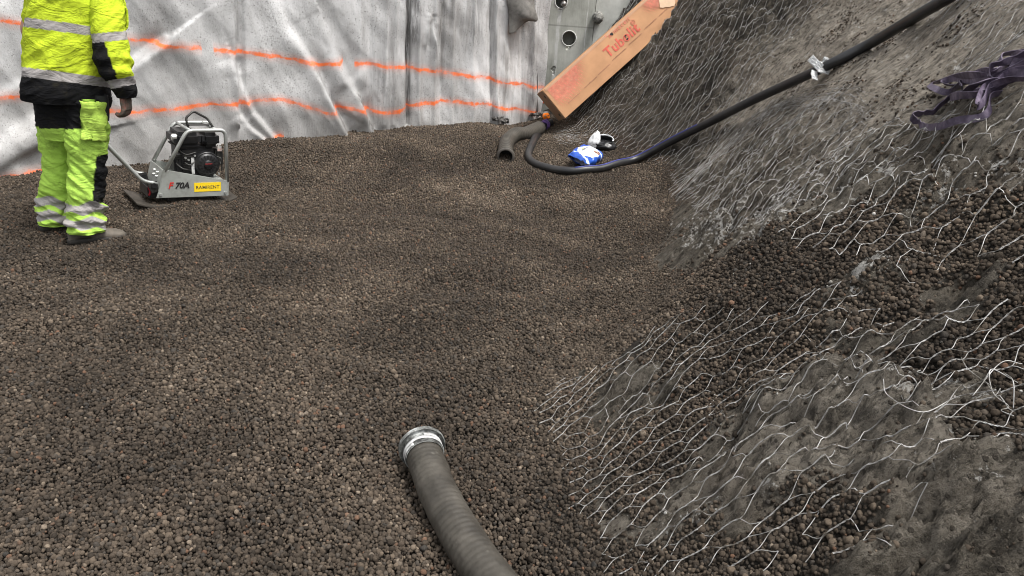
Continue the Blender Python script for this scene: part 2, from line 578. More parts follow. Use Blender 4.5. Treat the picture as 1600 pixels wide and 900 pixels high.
# ------------------------------------------------------------------ rock slope
def mat_slope():
    g = NG('mud_covered_rock')
    P = g.co()
    st = g.co(sc=(1.0, 2.6, 1.0))
    big = g.noise(1.3, 5, 0.62, P)
    med = g.noise(7.0, 7, 0.72, st)
    fine = g.noise(34, 7, 0.82, P)
    grit = g.noise(150, 3, 0.8, P)
    tone = g.math('ADD', g.math('MULTIPLY', big, 0.45), g.math('ADD', g.math('MULTIPLY', med, 0.75), g.math('MULTIPLY', fine, 0.55)))
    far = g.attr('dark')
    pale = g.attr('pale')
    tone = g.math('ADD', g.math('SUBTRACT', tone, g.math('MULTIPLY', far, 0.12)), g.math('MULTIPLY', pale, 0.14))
    mud = g.ramp(tone, [(0.64, (.018, .0155, .012)), (0.75, (.066, .057, .045)), (0.86, (.150, .131, .104)), (1.0, (.28, .25, .205))])
    sand = g.ramp(fine, [(0.36, (.24, .208, .168)), (0.5, (.43, .38, .315)), (0.66, (.56, .51, .435))])
    mud = g.mix(g.math('MULTIPLY', g.math('MULTIPLY', pale, 0.9), g.ss(0.34, 0.50, g.math('ADD', g.math('MULTIPLY', med, .7), g.math('MULTIPLY', big, .3)))), mud, sand)
    warm = g.ss(0.48, 0.66, g.noise(2.4, 5, 0.65, P))
    mud = g.mix(g.math('MULTIPLY', g.ss(0.50, 0.42, g.noise(16, 7, 0.8, st)), 0.6), mud, (.022, .019, .015))  # dark streaks painted in as the shade of crevices
    mud = g.mix(g.math('MULTIPLY', warm, 0.42), mud, g.mix(0.55, mud, (.105, .075, .048)))
    mud = g.mix(g.math('MULTIPLY', g.ss(0.56, 0.70, grit), 0.55), mud, (.24, .215, .18))
    mud = g.mix(g.math('MULTIPLY', g.ss(0.44, 0.34, grit), 0.6), mud, (.012, .011, .009))
    # small stones caught in the mud
    vd = g.voro(58, P); vc = g.voro(58, P, 'Color')
    sp = g.n('ShaderNodeSeparateColor'); g.put(sp.inputs[0], vc)
    stone = g.math('MULTIPLY', g.ss(0.42, 0.30, vd), g.math('GREATER_THAN', sp.outputs[1], 0.84))
    mud = g.mix(g.math('MULTIPLY', stone, 0.8), mud, g.ramp(sp.outputs[0], [(0.0, (.055, .047, .038)), (0.6, (.11, .093, .074)), (1.0, (.21, .185, .155))]))
    # lime bloom
    lm = g.attr('lime')
    br = g.math('ADD', g.math('MULTIPLY', g.noise(30, 5, 0.78, P), 0.62), g.math('MULTIPLY', g.noise(8, 4, 0.7, P), 0.38))
    th = g.math('SUBTRACT', 0.615, g.math('MULTIPLY', lm, 0.145))
    lmask = g.ss(th, g.math('ADD', th, 0.03), br)
    colr = g.mix(g.math('MULTIPLY', lmask, 0.85), mud, g.ramp(fine, [(0.35, (.42, .40, .36)), (0.6, (.78, .76, .72))]))
    cv = g.attr('cover')
    colr = g.mix(g.math('MULTIPLY', g.ss(0.45, 0.85, cv), 0.85), colr, g.ramp(g.noise(60, 3, 0.6, P), [(0.3, (.012, .010, .008)), (0.7, (.036, .030, .024))]))  # painted near black under the pebbles for shaded gaps
    wet = g.ss(0.45, 0.6, g.noise(1.7, 4, 0.6, st))
    g.set(color=colr, rough=g.math('SUBTRACT', 0.95, g.math('MULTIPLY', wet, 0.2)), spec=0.2)
    h = g.math('ADD', g.math('MULTIPLY', fine, 1.1), g.math('ADD', g.math('MULTIPLY', grit, 0.45), g.math('MULTIPLY', med, 1.0)))
    h = g.math('ADD', h, g.math('MULTIPLY', stone, 0.45))
    g.bump(h, 1.0, 0.065)
    return g.m
M_SLOPE = mat_slope()
ys = [0.05]
while ys[-1] < 9.35: ys.append(ys[-1]+0.0055+0.0020*ys[-1])
ys = np.array(ys)
ss_ = np.concatenate([np.linspace(-0.35, 2.6, 320), np.linspace(2.6, 4.2, 50)[1:]])
S, Y = np.meshgrid(ss_, ys, indexing='ij')
X = S+toe(Y)
Zs = _bil(HT, X, Y)
Zs = np.where(S < -0.1, np.minimum(Zs, zground(X, Y)-0.01*sstep(-0.1, -0.2, S)), Zs)
cov = _bil(COV, X, Y); lim = _bil(LIM, X, Y)
PALE2 = plan([(1060, 780), (1150, 640), (1300, 590), (1420, 560), (1620, 600), (1760, 900), (1350, 900), (1150, 800), (900, 880), (900, 800)])
pale = np.maximum(sstep(-0.35, 0.25, poly_sd(X, Y, PALE)+0.2*fbm(X*2.5, Y*2.5, 0, 3, 8)),
                  0.38*sstep(-0.12, 0.1, poly_sd(X, Y, PALE2)+0.12*fbm(X*4, Y*4, 0, 3, 18)))
_f = sstep(0.05, 0.3, S)*(1-0.8*cov)*(1+0.5*(Y < 2.4))*(1-0.85*pale*(Y > 2.4))
Zs = Zs+_f*(0.015*fbm(X*42, Y*36, Zs*36, 3, 201, 0.62)+0.012*sstep(.15, .5, pn(X*34, Y*30, Zs*30, 205))-0.014*sstep(.30, .55, pn(X*17, Y*24, Zs*17, 207)))
lim = np.maximum(lim, 0.30*sstep(-0.3, 0.2, poly_sd(X, Y, PALE)))
lim = np.maximum(lim, 0.38*sstep(-.1, .5, fbm(X*2.1, Y*2.1, 0, 3, 211))*(Y < 6.5)*sstep(.35, .7, S))
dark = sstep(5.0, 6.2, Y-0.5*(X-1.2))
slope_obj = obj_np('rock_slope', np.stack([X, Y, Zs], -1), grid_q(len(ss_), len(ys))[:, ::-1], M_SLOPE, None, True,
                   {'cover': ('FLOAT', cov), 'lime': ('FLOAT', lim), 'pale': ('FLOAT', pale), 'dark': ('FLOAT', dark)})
slope_obj['kind'] = 'structure'
del S, X, Y, Z, Zs, cov, lim, pale, dark

# ------------------------------------------------------------------ fabric wall
def wall_uz(u, v):
    q = on_plane(u, v, (WA[0], WA[1], 0), (WN[0], WN[1], 0))
    return float((q[:2]-WA) @ WD), float(q[2])
def wl(pix): return [wall_uz(*p) for p in pix]

fu = np.arange(-3.2, WLEN+0.02, 0.0125); fz = np.arange(-0.15, 3.0, 0.0125)
U, Zf = np.meshgrid(fu, fz, indexing='ij')
disp = np.zeros(U.shape)
def fold(pix, amp, wd, taper=True, ridge=False):
    global disp
    sd, ud, pa = polyline_sd(U, Zf, wl(pix))
    e = np.sin(np.clip(pa, 0.02, 0.98)*math.pi)**0.6 if taper else sstep(-0.1, 0.12, pa)
    x = sd/wd
    f = np.exp(-1.1*np.abs(x)) if ridge else np.tanh(x*(1.3+2.2*sstep(.15, .8, pa)))*np.exp(-0.75*np.abs(x))*1.1*(0.75+0.5*pn(pa*6, amp*90, 0.5, 3))
    disp += 1.5*amp*e*f
fold([(405, -60), (450, 42), (489, 100), (511, 148), (545, 215)], 0.060, 0.10, False)
fold([(500, 20), (540, 122), (560, 151), (586, 210)], 0.055, 0.09, False)
fold([(362, 90), (373, 122), (395, 174), (440, 226)], 0.038, 0.07, False)
fold([(372, 175), (392, 200), (425, 226)], 0.030, 0.05, False)
fold([(515, 150), (540, 175), (560, 190)], -0.025, 0.05)
fold([(-80, 280), (0, 226), (60, 186), (120, 150), (190, 110), (260, 60)], 0.050, 0.10, False)
fold([(-60, 300), (20, 250), (90, 215), (160, 200)], -0.030, 0.08, False)
fold([(-40, 170), (30, 130), (110, 80)], 0.025, 0.10)
fold([(366, -80), (370, 100), (372, 190)], 0.035, 0.035, False)
fold([(376, -80), (381, 80), (383, 170)], -0.018, 0.03, False)
fold([(636, -60), (637, 60), (638, 195)], -0.050, 0.022, False, True)
fold([(650, -60), (651, 60), (652, 195)], 0.030, 0.03, False, True)
for u0, a, wd in ((676, .022, .04), (690, -.022, .03), (705, .02, .03), (737, .022, .05), (766, -.03, .03), (772, .034, .022), (790, .02, .05), (815, -.02, .03),
                  (600, .018, .05), (578, -.014, .04), (615, .014, .03), (560, .012, .05), (830, .03, .03)):
    fold([(u0+3, -70), (u0+1, 60), (u0, 195)], a, wd, False, True)
fold([(672, 20), (670, 34), (664, 80)], 0.03, 0.03); fold([(672, 20), (676, 50), (684, 90)], 0.03, 0.03)
disp += 0.042*fbm(U*1.3+Zf*0.8, Zf*0.7-U*0.35, 0, 3, 121)+0.016*ridged(U*1.9+Zf*1.3, Zf*0.6-U*0.3, 0, 2, 123) + 0.008*fbm(U*7+2*Zf, Zf*2.2, 0, 3, 131)
rightside = sstep(2.6, 3.6, U)
disp += 0.010*rightside*fbm(U*11, Zf*0.8, 0, 3, 141)
disp += 0.035*np.exp(-np.clip(Zf-0.05, 0, 9)/0.25)*fbm(U*2.4, Zf*2, 0, 2, 151)
XYZ = np.stack([WA[0]+WD[0]*U+WN[0]*disp, WA[1]+WD[1]*U+WN[1]*disp, Zf], -1)

def line_d(pix, gaps=()):
    L = wl(pix); L.sort()
    lu = np.array([p[0] for p in L]); lz = np.array([p[1] for p in L])
    d = Zf-np.interp(U, lu, lz)-0.016*pn(U*4.2, 0.5, 0, len(pix))-0.010*pn(U*13, 0.5, 0, len(pix)+3)+disp*0.25
    for g0, g1 in gaps:
        a, b = wall_uz(g0, 100)[0], wall_uz(g1, 100)[0]
        d = np.abs(d)+9*sstep(a-0.03, a, U)*(1-sstep(b, b+0.03, U))
    return np.abs(d)
d1 = line_d([(-500, -20), (-120, 25), (0, 33), (38, 36), (200, 63), (270, 70), (340, 78), (430, 86), (487, 97), (500, 101), (537, 96), (560, 101), (640, 104), (700, 114), (760, 122), (838, 136)],
            ((322, 328), (543, 549)))
d2 = line_d([(-500, 175), (0, 155), (38, 150), (90, 160), (190, 172), (260, 172), (300, 165), (340, 162), (440, 154), (470, 162), (510, 173), (540, 166), (575, 172), (622, 176)],
            ((630, 900),))
d3 = line_d([(560, 166), (580, 177), (620, 174), (650, 162), (700, 157), (760, 162), (828, 174), (845, 178)], ((-900, 592),))
d4 = line_d([(-500, 305), (0, 277), (65, 268), (200, 250), (340, 236), (372, 229), (415, 222), (440, 215)], ((80, 330), (446, 900)))
dd = np.stack([d1, d2, d3, d4]); dmin = dd.min(0)
spray = np.clip(dmin, -1, 1)

def mat_fabric():
    g = NG('white_geotextile')
    vert = g.co(sc=(5.5, 5.5, 0.55))
    fu = g.attr('wall_u')
    stain = g.noise(1.0, 6, 0.65, g.co(sc=(1.2, 1.2, 1.0)))
    streak = g.noise(1.0, 5, 0.7, vert)
    right = g.ss(2.3, 3.6, fu)
    spk = g.noise(75, 3, 0.7)
    spk2 = g.noise(24, 5, 0.75)
    base = g.ramp(stain, [(0.30, (.27, .266, .26)), (0.50, (.49, .485, .48)), (0.66, (.68, .675, .67))])
    base = g.mix(g.math('MULTIPLY', g.math('MULTIPLY', g.ss(0.46, 0.74, streak), 0.8), g.math('ADD', 0.22, g.math('MULTIPLY', right, 0.78))), base, (.20, .185, .17))
    dens = g.math('MULTIPLY', g.ss(0.35, 0.66, g.noise(1.6, 4, 0.6)), 1.0)
    sp1 = g.ss(g.math('SUBTRACT', 0.64, g.math('MULTIPLY', dens, 0.13)), 0.68, spk)
    base = g.mix(g.math('MULTIPLY', sp1, 0.75), base, (.12, .115, .105))
    sp2 = g.ss(0.56, 0.70, spk2)
    base = g.mix(g.math('MULTIPLY', sp2, 0.5), base, (.25, .235, .22))
    # greyer towards the bottom
    zz = g.xyz()[2]
    low = g.math('MULTIPLY', g.ss(0.75, 0.1, g.math('ADD', zz, g.math('MULTIPLY', g.math('SUBTRACT', stain, 0.5), 0.9))), 0.42)
    base = g.mix(low, base, (.30, .285, .265))
    # dark drip streak by the seam, and shade painted along fold creases
    d = g.attr('drip_shade')
    base = g.mix(g.math('MULTIPLY', d, g.ss(0.36, 0.56, g.noise(1, 5, 0.75, g.co(sc=(40, 40, 2.2))))), base, (.05, .046, .042))
    # sprayed marking paint
    s = g.math('ABSOLUTE', g.attr('spray'))
    wn = g.noise(9, 5, 0.7, g.co(sc=(1, 1, 2.0)))
    wd = g.math('ADD', -0.008, g.math('MULTIPLY', wn, 0.066))
    pm = g.ss(wd, g.math('SUBTRACT', wd, 0.018), s)
    pm = g.math('MULTIPLY', pm, g.math('ADD', 0.35, g.math('MULTIPLY', g.ss(0.30, 0.52, g.noise(3.2, 5, 0.7)), 0.65)))
    pm = g.math('MULTIPLY', pm, g.math('ADD', 0.5, g.math('MULTIPLY', g.ss(0.3, 0.55, g.noise(26, 4, 0.7)), 0.5)))
    haze = g.math('MULTIPLY', g.ss(0.075, 0.0, s), g.math('MULTIPLY', wn, 0.42))
    pm = g.math('MAXIMUM', pm, haze)
    colr = g.mix(pm, base, (.90, .185, .05))
    g.set(color=colr, rough=0.55, spec=0.5, sheen=0.0)
    hb = g.math('ADD', g.noise(130, 3, 0.7), g.math('MULTIPLY', g.noise(14, 5, 0.65, g.co(sc=(2, 2, 1))), 2.0))
    g.bump(hb, 0.35, 0.01)
    return g.m
M_FABRIC = mat_fabric()
drip_shade = np.zeros(U.shape)
for pix, wd_, am in (([(637, -60), (637, 100), (637, 180)], .022, 1.0), ([(644, -60), (645, 20), (643, 60)], .05, .75), ([(690, -60), (690, 120)], .03, .55), ([(372, -60), (371, 60)], .02, .5),
                 ([(743, -60), (740, 60)], .06, .5), ([(768, -60), (767, 190)], .012, .6), ([(600, 50), (598, 200)], .1, .35), ([(828, 60), (826, 200)], .05, .4),
                 ([(515, 150), (540, 206)], .02, .7), ([(560, 150), (584, 206)], .025, .9), ([(489, 100), (512, 148)], .018, .5)):  # this row paints crease shade along the diagonal folds
    _, ud, pa = polyline_sd(U, Zf, wl(pix))
    drip_shade = np.maximum(drip_shade, am*np.exp(-0.5*(ud/wd_)**2))
fabric = obj_np('fabric_wall', XYZ, grid_q(len(fu), len(fz)), M_FABRIC, None, True,
                {'spray': ('FLOAT', spray), 'wall_u': ('FLOAT', U), 'drip_shade': ('FLOAT', drip_shade)})
tag(fabric, 'dirty white geotextile sheeting hung along the pit wall with two orange sprayed lines', 'fabric sheeting')
def wall_pt(u, v, out=0.0):
    a, z = wall_uz(u, v)
    return np.array([WA[0]+WD[0]*a+WN[0]*out, WA[1]+WD[1]*a+WN[1]*out, z])
del XYZ, dd, spray, drip_shade

# curled loose end of the sheeting and the torn flap hanging near it
M_FDARK = simple('dark_grey_fabric', (.17, .163, .155), 0.85, 0, 0.5, (.03, .028, .026), 0.8, 9, 0.4, 60)  # darker grey than the hanging sheet
def ribbon_surface(rows, n, m):
    """rows: list of polylines (each k,3) -> dense smooth surface n x m"""
    R = [hermite(np.asarray(r), m) for r in rows]
    R = np.stack(R)                                   # k, m, 3
    out = np.stack([hermite(R[:, j], n) for j in range(m)], 1)
    return out
def solid(name, mat, parent, th=0.004, m_attrs=None, surf=None):
    n, m = surf.shape[:2]
    o = obj_np(name, surf, grid_q(n, m), mat, parent, True)
    md = o.modifiers.new('th', 'SOLIDIFY'); md.thickness = th; md.offset = 0
    return eval_mesh(o)
e_rows = [[wall_pt(u0, v, o1) for v in (-60, 0, 30, 55, 85, 115, 150, 192)] for u0, o1 in ((838, 0.02), (844, -0.03))]
e_rows.append([wall_pt(u1, v, -0.14) for u1, v in ((857, -60), (854, 0), (853, 30), (849, 55), (844, 80), (847, 115), (846, 150), (845, 192))])
e_rows.append([wall_pt(u1, v, -0.06) for u1, v in ((850, -60), (848, 0), (849, 30), (846, 55), (841, 80), (843, 115), (843, 150), (842, 192))])
solid('curled_edge', M_FDARK, fabric, 0.006, None, ribbon_surface(e_rows, 18, 60))
f_rows = [[wall_pt(787, -30, .03), wall_pt(800, -30, .10), wall_pt(818, -30, .12), wall_pt(838, -30, .05)],
          [wall_pt(788, 0, .04), wall_pt(799, 0, .12), wall_pt(816, 0, .15), wall_pt(826, 2, .10)],
          [wall_pt(790, 16, .05), wall_pt(799, 18, .13), wall_pt(810, 24, .18), wall_pt(826, 30, .16)],
          [wall_pt(791, 30, .05), wall_pt(797, 34, .10), wall_pt(806, 33, .12), wall_pt(814, 32, .12)],
          [wall_pt(791, 52, .06), wall_pt(793, 51, .08), wall_pt(795, 50, .09), wall_pt(797, 48, .09)]]
M_FLAP = simple('grey_brown_fabric', (.17, .16, .145), 0.85, 0, 0.4, (.05, .045, .04), 0.9, 11, 0.4, 60)  # shadow on the flap is put into this darker base colour
solid('torn_flap', M_FLAP, fabric, 0.005, None, ribbon_surface(f_rows, 40, 30))

# ------------------------------------------------------------------ concrete wall behind
CY = 9.1
def con(u, v): return on_plane(u, v, (0, CY, 0), (0, 1, 0))
def mat_concrete():
    g = NG('grey_concrete')
    f = g.noise(2.4, 6, 0.65); s = g.noise(1.0, 5, 0.7, g.co(sc=(9, 9, 0.7))); p = g.voro(55)
    c = g.ramp(g.math('ADD', g.math('MULTIPLY', f, 0.6), g.math('MULTIPLY', s, 0.4)), [(0.32, (.22, .225, .195)), (0.5, (.42, .425, .38)), (0.68, (.60, .60, .55))])
    x, y, z = g.xyz()
    wob = g.math('MULTIPLY', g.math('SUBTRACT', g.noise(5, 3, 0.6), 0.5), 0.05)
    for x0, wd, z1 in ((con(873, 40)[0], .018, 9), (con(868, 70)[0], .010, 9), (con(917, 30)[0], .008, 9)):
        d = g.math('ABSOLUTE', g.math('SUBTRACT', g.math('ADD', x, wob), x0))
        k = g.math('MULTIPLY', g.ss(wd, wd*0.3, d), g.ss(0.3, 0.6, g.noise(9, 4, 0.7)))
        c = g.mix(g.math('MULTIPLY', k, 0.8), c, (.62, .62, .60))
    zj = con(889, 41)[2]
    c = g.mix(g.math('MULTIPLY', g.ss(.012, .004, g.math('ABSOLUTE', g.math('SUBTRACT', z, zj))), 0.45), c, (.13, .13, .115))
    c = g.mix(g.math('MULTIPLY', g.ss(.10, .06, p), 0.0), c, (.05, .05, .05))
    pit = g.ss(0.70, 0.76, g.noise(60, 2, 0.6))
    c = g.mix(g.math('MULTIPLY', pit, 0.7), c, (.07, .07, .065))
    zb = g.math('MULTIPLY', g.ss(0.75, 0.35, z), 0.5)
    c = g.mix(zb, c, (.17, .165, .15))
    g.set(color=c, rough=0.85, spec=0.3)
    g.bump(g.math('ADD', f, g.math('MULTIPLY', g.noise(90, 3, 0.6), 0.3)), 0.3, 0.01)
    return g.m
M_CONC = mat_concrete()
cx0 = con(849, 100)[0]; cxj = con(929, 30)[0]
bm = bmesh.new()
zt = 3.3
add_prism(bm, [(cx0, CY, -0.2), (cxj-0.004, CY, -0.2), (cxj-0.004, CY, zt), (cx0, CY, zt)], (0, 0.35, 0))
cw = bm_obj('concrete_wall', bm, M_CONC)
tag(cw, 'grey concrete wall with round holes between the fabric sheeting and the rock slope', 'wall')
bm = bmesh.new()
for u, v, r in ((889, 60, .079), (877, 3, .066), (876, -62, .07)):
    c = con(u, v)
    bmesh.ops.create_cone(bm, cap_ends=True, segments=40, radius1=r, radius2=r, depth=0.4,
                          matrix=Matrix.Translation((c[0], CY+0.05, c[2])) @ Matrix.Rotation(math.pi/2, 4, 'X'))
for i in range(9):                                        # spalled bites below the holes
    c = con(889+random.uniform(-4, 3), 70+random.uniform(0, 8))
    bmesh.ops.create_icosphere(bm, subdivisions=2, radius=random.uniform(.012, .028), matrix=Matrix.Translation((c[0], CY, c[2])))
for i in range(5):
    c = con(875+random.uniform(-3, 3), 12+random.uniform(0, 5))
    bmesh.ops.create_icosphere(bm, subdivisions=2, radius=random.uniform(.01, .02), matrix=Matrix.Translation((c[0], CY, c[2])))
for i in range(6):
    c = con(865+random.uniform(-3, 2), 106+random.uniform(-6, 14))
    bmesh.ops.create_icosphere(bm, subdivisions=2, radius=random.uniform(.01, .024), matrix=Matrix.Translation((c[0], CY, c[2])))
cut = bm_obj('cutter', bm, None)
md = cw.modifiers.new('b', 'BOOLEAN'); md.object = cut; md.operation = 'DIFFERENCE'; md.solver = 'EXACT'; md.use_self = True
eval_mesh(cw)
bpy.data.objects.remove(cut)
bm = bmesh.new()
add_prism(bm, [(cxj+0.004, CY+0.03, -0.2), (3.8, CY+0.03, -0.2), (3.8, CY+0.03, zt), (cxj+0.004, CY+0.03, zt)], (0, 0.32, 0))
bm_obj('set_back_panel', bm, simple('pale_concrete', (.58, .585, .54), 0.85, 0, 0.2, (.25, .25, .22), 0.5, 3, 0.2, 60), cw)
M_BLACKHOLE = simple('dark_void_fill', (.02, .019, .018), 0.9)  # near-black panel added to stand in for the shaded void at the gap
bm = bmesh.new()
add_prism(bm, [(-4.2, CY+0.42, -0.2), (3.8, CY+0.42, -0.2), (3.8, CY+0.42, zt-0.1), (-4.2, CY+0.42, zt-0.1)], (0, 0.2, 0))
bm_obj('dark_backing_panel', bm, M_BLACKHOLE)['kind'] = 'structure'
M_STEEL = simple('dull_steel', (.42, .41, .39), 0.4, 0.8, 0.3, (.12, .09, .07), 0.6, 14)
M_RIM = simple('mortar_rim', (.55, .55, .52), 0.8, 0, 0.2)
for u, v, r in ((889, 60, .079), (877, 3, .066)):
    c = con(u, v)
    V, Q = tube([(c[0], CY-0.004, c[2]), (c[0], CY+0.0, c[2])], r+.010, 40, False)
    a = np.linspace(0, 2*math.pi, 41)[:-1]
    P = np.stack([c[0]+(r+.004)*np.cos(a), np.full(40, CY-.002), c[2]+(r+.004)*np.sin(a)], -1)
    P = np.concatenate([P, P[:1]])
    V, Q = tube(P, 0.006, 8, False)
    obj_np('hole_rim', V, Q, M_RIM, cw)
# steel end sitting in the upper hole
c = con(881, 6)
bm = bmesh.new(); bmesh.ops.create_uvsphere(bm, u_segments=20, v_segments=12, radius=.036, matrix=Matrix.Translation((c[0], CY+.01, c[2])) @ Matrix.Diagonal((1, 1.3, 1, 1)))
bm_obj('steel_plug', bm, M_STEEL, cw, True)
# mortar covered pipe stub on the right
c = con(934, 27)
bm = bmesh.new()
bmesh.ops.create_icosphere(bm, subdivisions=4, radius=0.066, matrix=Matrix.Translation((c[0], CY-.03, c[2])) @ Matrix.Diagonal((.95, 1.5, 1.05, 1)))
for vv in bm.verts:
    q = np.array(vv.co); kk = 1+0.10*float(fbm(q[0]*30, q[1]*30, q[2]*30, 3, 3))
    vv.co = Vector(c)+(vv.co-Vector(c))*kk
bm_obj('grouted_stub', bm, simple('crusted_mortar', (.22, .215, .195), 0.9, 0, 0.7, (.05, .05, .045), 0.7, 40, 0.6, 60), cw, True)
# short orange mark on the concrete beside the sheeting
bm = bmesh.new()
q = [con(846, 158), con(860, 159), con(860, 162), con(846, 161)]
add_prism(bm, [(p[0], CY-0.003, p[2]) for p in q], (0, 0.002, 0))
M_ORANGE = simple('orange_marking_paint', (.86, .16, .035), 0.7)
bm_obj('spray_mark', bm, M_ORANGE, cw)

# ------------------------------------------------------------------ hexagonal wire netting on the slope
def mat_wire():
    g = NG('galvanised_wire')
    f = g.noise(25, 3, 0.6)
    c = g.ramp(f, [(0.36, (.12, .108, .09)), (0.5, (.31, .30, .285)), (0.7, (.56, .55, .535))])
    g.set(color=c, rough=0.5, metal=0.15)
    return g.m
M_WIRE = mat_wire()

def net(name, label, pix, rad, skew=0.0, lift=0.014, lift_n=0.028, bury=0.0, drop=0.02, seed=0, W=0.082, A=0.045, D=0.036, wav=1.0, turns=1.5, sides=4):
    r_ = np.random.default_rng(seed)
    P = plan(pix)
    P3 = np.array(P)
    p_of = lambda x, y: (x-toe_w(y))*1.45
    qlo, qhi = P3[:, 1].min()-0.2, P3[:, 1].max()+0.2
    pp = p_of(P3[:, 0], P3[:, 1]); plo, phi = pp.min()-0.3, pp.max()+0.3
    per = A+D
    ni = int((phi-plo)/per)+2; nj = int((qhi-qlo+abs(skew)*(phi-plo))/W)+4
    I, J = np.meshgrid(np.arange(ni), np.arange(nj), indexing='ij')
    I = I.ravel(); J = J.ravel()
    p0 = plo+I*per
    q0 = qlo-0.1-abs(skew)*(phi-plo)/2+(J+0.5*(I % 2))*W
    def warp(p, q):
        q = q+skew*(p-0.5*(plo+phi))
        dq = 0.10*pn(p*1.1, q*0.9, 0.2, seed)+0.028*pn(p*5, q*5, 0.7, seed+3)*wav
        dp = 0.06*pn(p*1.3, q*1.1, 5.2, seed+7)+0.024*pn(p*6, q*6, 3.7, seed+9)*wav
        return p+dp, q+dq
    def world(p, q):
        p, q = warp(p, q)
        x = toe_w(q)+p/1.45; y = q
        lf = lift+lift_n*pn(p*3.1, q*3.1, 8.8, seed+11)+0.008*pn(p*14, q*14, 1.8, seed+12)-bury*sstep(-.1, .5, fbm(p*2, q*2, 4.4, 3, seed+14))
        z = height(x, y)
        return np.stack([x-0.7*lf, y, z+0.7*lf], -1)
    def keep(W3, pad=0.0):
        m = poly_sd(W3[:, 0], W3[:, 1], P)+0.07*pn(W3[:, 0]*6, W3[:, 1]*6, 0, seed+21)
        return (m > pad) & (r_.random(len(W3)) > drop)
    tub = []
    # double twists: two wires wound round each other
    t = np.linspace(0, 1, 9)
    pt = p0[:, None]+A*t[None]; qt = np.repeat(q0[:, None], 9, 1)
    C = world(pt, qt)
    k = keep(C[:, 4]); C = C[k]
    ph = r_.random(len(C))*6.28
    T = C[:, -1]-C[:, 0]; T /= np.linalg.norm(T, axis=1, keepdims=True)
    N = np.cross(T, [-.7, 0, .7]); N /= np.linalg.norm(N, axis=1, keepdims=True); B = np.cross(T, N)
    for s in (0, math.pi):
        a = ph[:, None]+s+t[None]*turns*2*math.pi
        H_ = C+rad*1.05*(np.cos(a)[..., None]*N[:, None]+np.sin(a)[..., None]*B[:, None])
        tub.append(tube_batch(H_, rad, sides))
    # single wires to the next twists
    for s in (-0.5, 0.5):
        t5 = np.linspace(0, 1, 5)
        e = t5*t5*(3-2*t5)*0.7+t5*0.3
        pt = p0[:, None]+A+D*t5[None]; qt = q0[:, None]+s*W*e[None]
        C = world(pt, qt); C = C[keep(C[:, 2])]
        tub.append(tube_batch(C, rad, sides))
    V, Q = join(tub)
    o = obj_np(name, V, Q, M_WIRE, None, True)
    tag(o, label, 'wire netting', 'sheets of hexagonal wire netting laid over the rock slope')
    return o

FARNET = [(872, 232), (866, 214), (880, 195), (900, 150), (935, 60), (950, -30), (1100, -60), (1330, -40), (1290, 20), (1230, 70), (1190, 130), (1150, 200), (1075, 290), (1060, 300),
          (1040, 268), (985, 236), (930, 228)]
net('wire_netting', 'dense wire netting on the far rubble face beside the long cardboard box', FARNET, 0.0015, 0.10, 0.015, 0.025, 0.0, 0.015, 1, W=0.058, A=0.066, D=0.052, turns=1.0)
MIDNET = [(1060, 305), (1110, 245), (1180, 180), (1240, 155), (1310, 150), (1360, 185), (1400, 200), (1450, 185), (1520, 200), (1600, 170), (1760, 120), (1800, 400),
          (1600, 420), (1480, 420), (1360, 430), (1290, 410), (1200, 390), (1120, 350)]
net('wire_netting', 'torn wire netting on the open rock below the black hose and the purple strap', MIDNET, 0.0014, -0.03, 0.017, 0.015, 0.003, 0.02, 2, wav=1.7, W=0.088, A=0.058, D=0.046)
LOWNET = [(835, 640), (880, 600), (960, 570), (1040, 530), (1120, 500), (1200, 500), (1260, 470), (1330, 500), (1420, 510), (1500, 480), (1620, 470), (1800, 470), (1800, 700), (1600, 700),
          (1480, 740), (1440, 790), (1390, 860), (1400, 960), (1200, 905), (1050, 905), (930, 900), (940, 850), (890, 800), (865, 740), (880, 690), (850, 680)]
net('wire_netting', 'half buried wire netting with frayed ends on the nearest foot of the rock slope', LOWNET, 0.00115, -0.08, 0.016, 0.013, 0.003, 0.015, 3, wav=1.5, W=0.058, A=0.062, D=0.046, turns=2.0, sides=5)
HIGHNET = [(1420, 30), (1500, -20), (1640, -80), (1800, -20), (1700, 90), (1600, 60), (1540, 95), (1490, 80)]
net('wire_netting', 'thin stretch of wire netting beyond the hose at the top of the slope', HIGHNET, 0.0013, -0.2, 0.008, 0.012, 0.0, 0.01, 4, W=0.1, A=0.05, D=0.05)

# bunched roll-over of the middle sheet where its edge gathers into a sheaf
def on_slope(u, v, lift=0.0):
    q = hit(u, v)
    return q + np.array([-0.7, 0, 0.7])*lift
sheaf = []
r_ = np.random.default_rng(12)
spine = [(1058, 310), (1100, 270), (1150, 222), (1190, 190), (1235, 168), (1290, 160), (1345, 172), (1372, 188)]
sp3 = np.array([on_slope(*q, 0.02) for q in spine])
for i in range(34):
    a, b = sorted(r_.uniform(0, 1, 2)); 
    if b-a < 0.3: b = min(1, a+0.35)
    K = hermite(sp3, 60)[int(a*59):max(int(b*59), int(a*59)+5)]
    off = r_.normal(0, 0.022, 3)
    n = len(K); s = np.linspace(0, 1, n)
    wv = np.stack([pn(s*9, i*3.3, k, 5)*0.022 for k in range(3)], -1)
    K = K+off*(1+1.4*s[:, None])+wv
    K[:, 2] = np.maximum(K[:, 2], height(K[:, 0], K[:, 1])+0.004)
    sheaf.append(tube(K, 0.0012, 4, False))
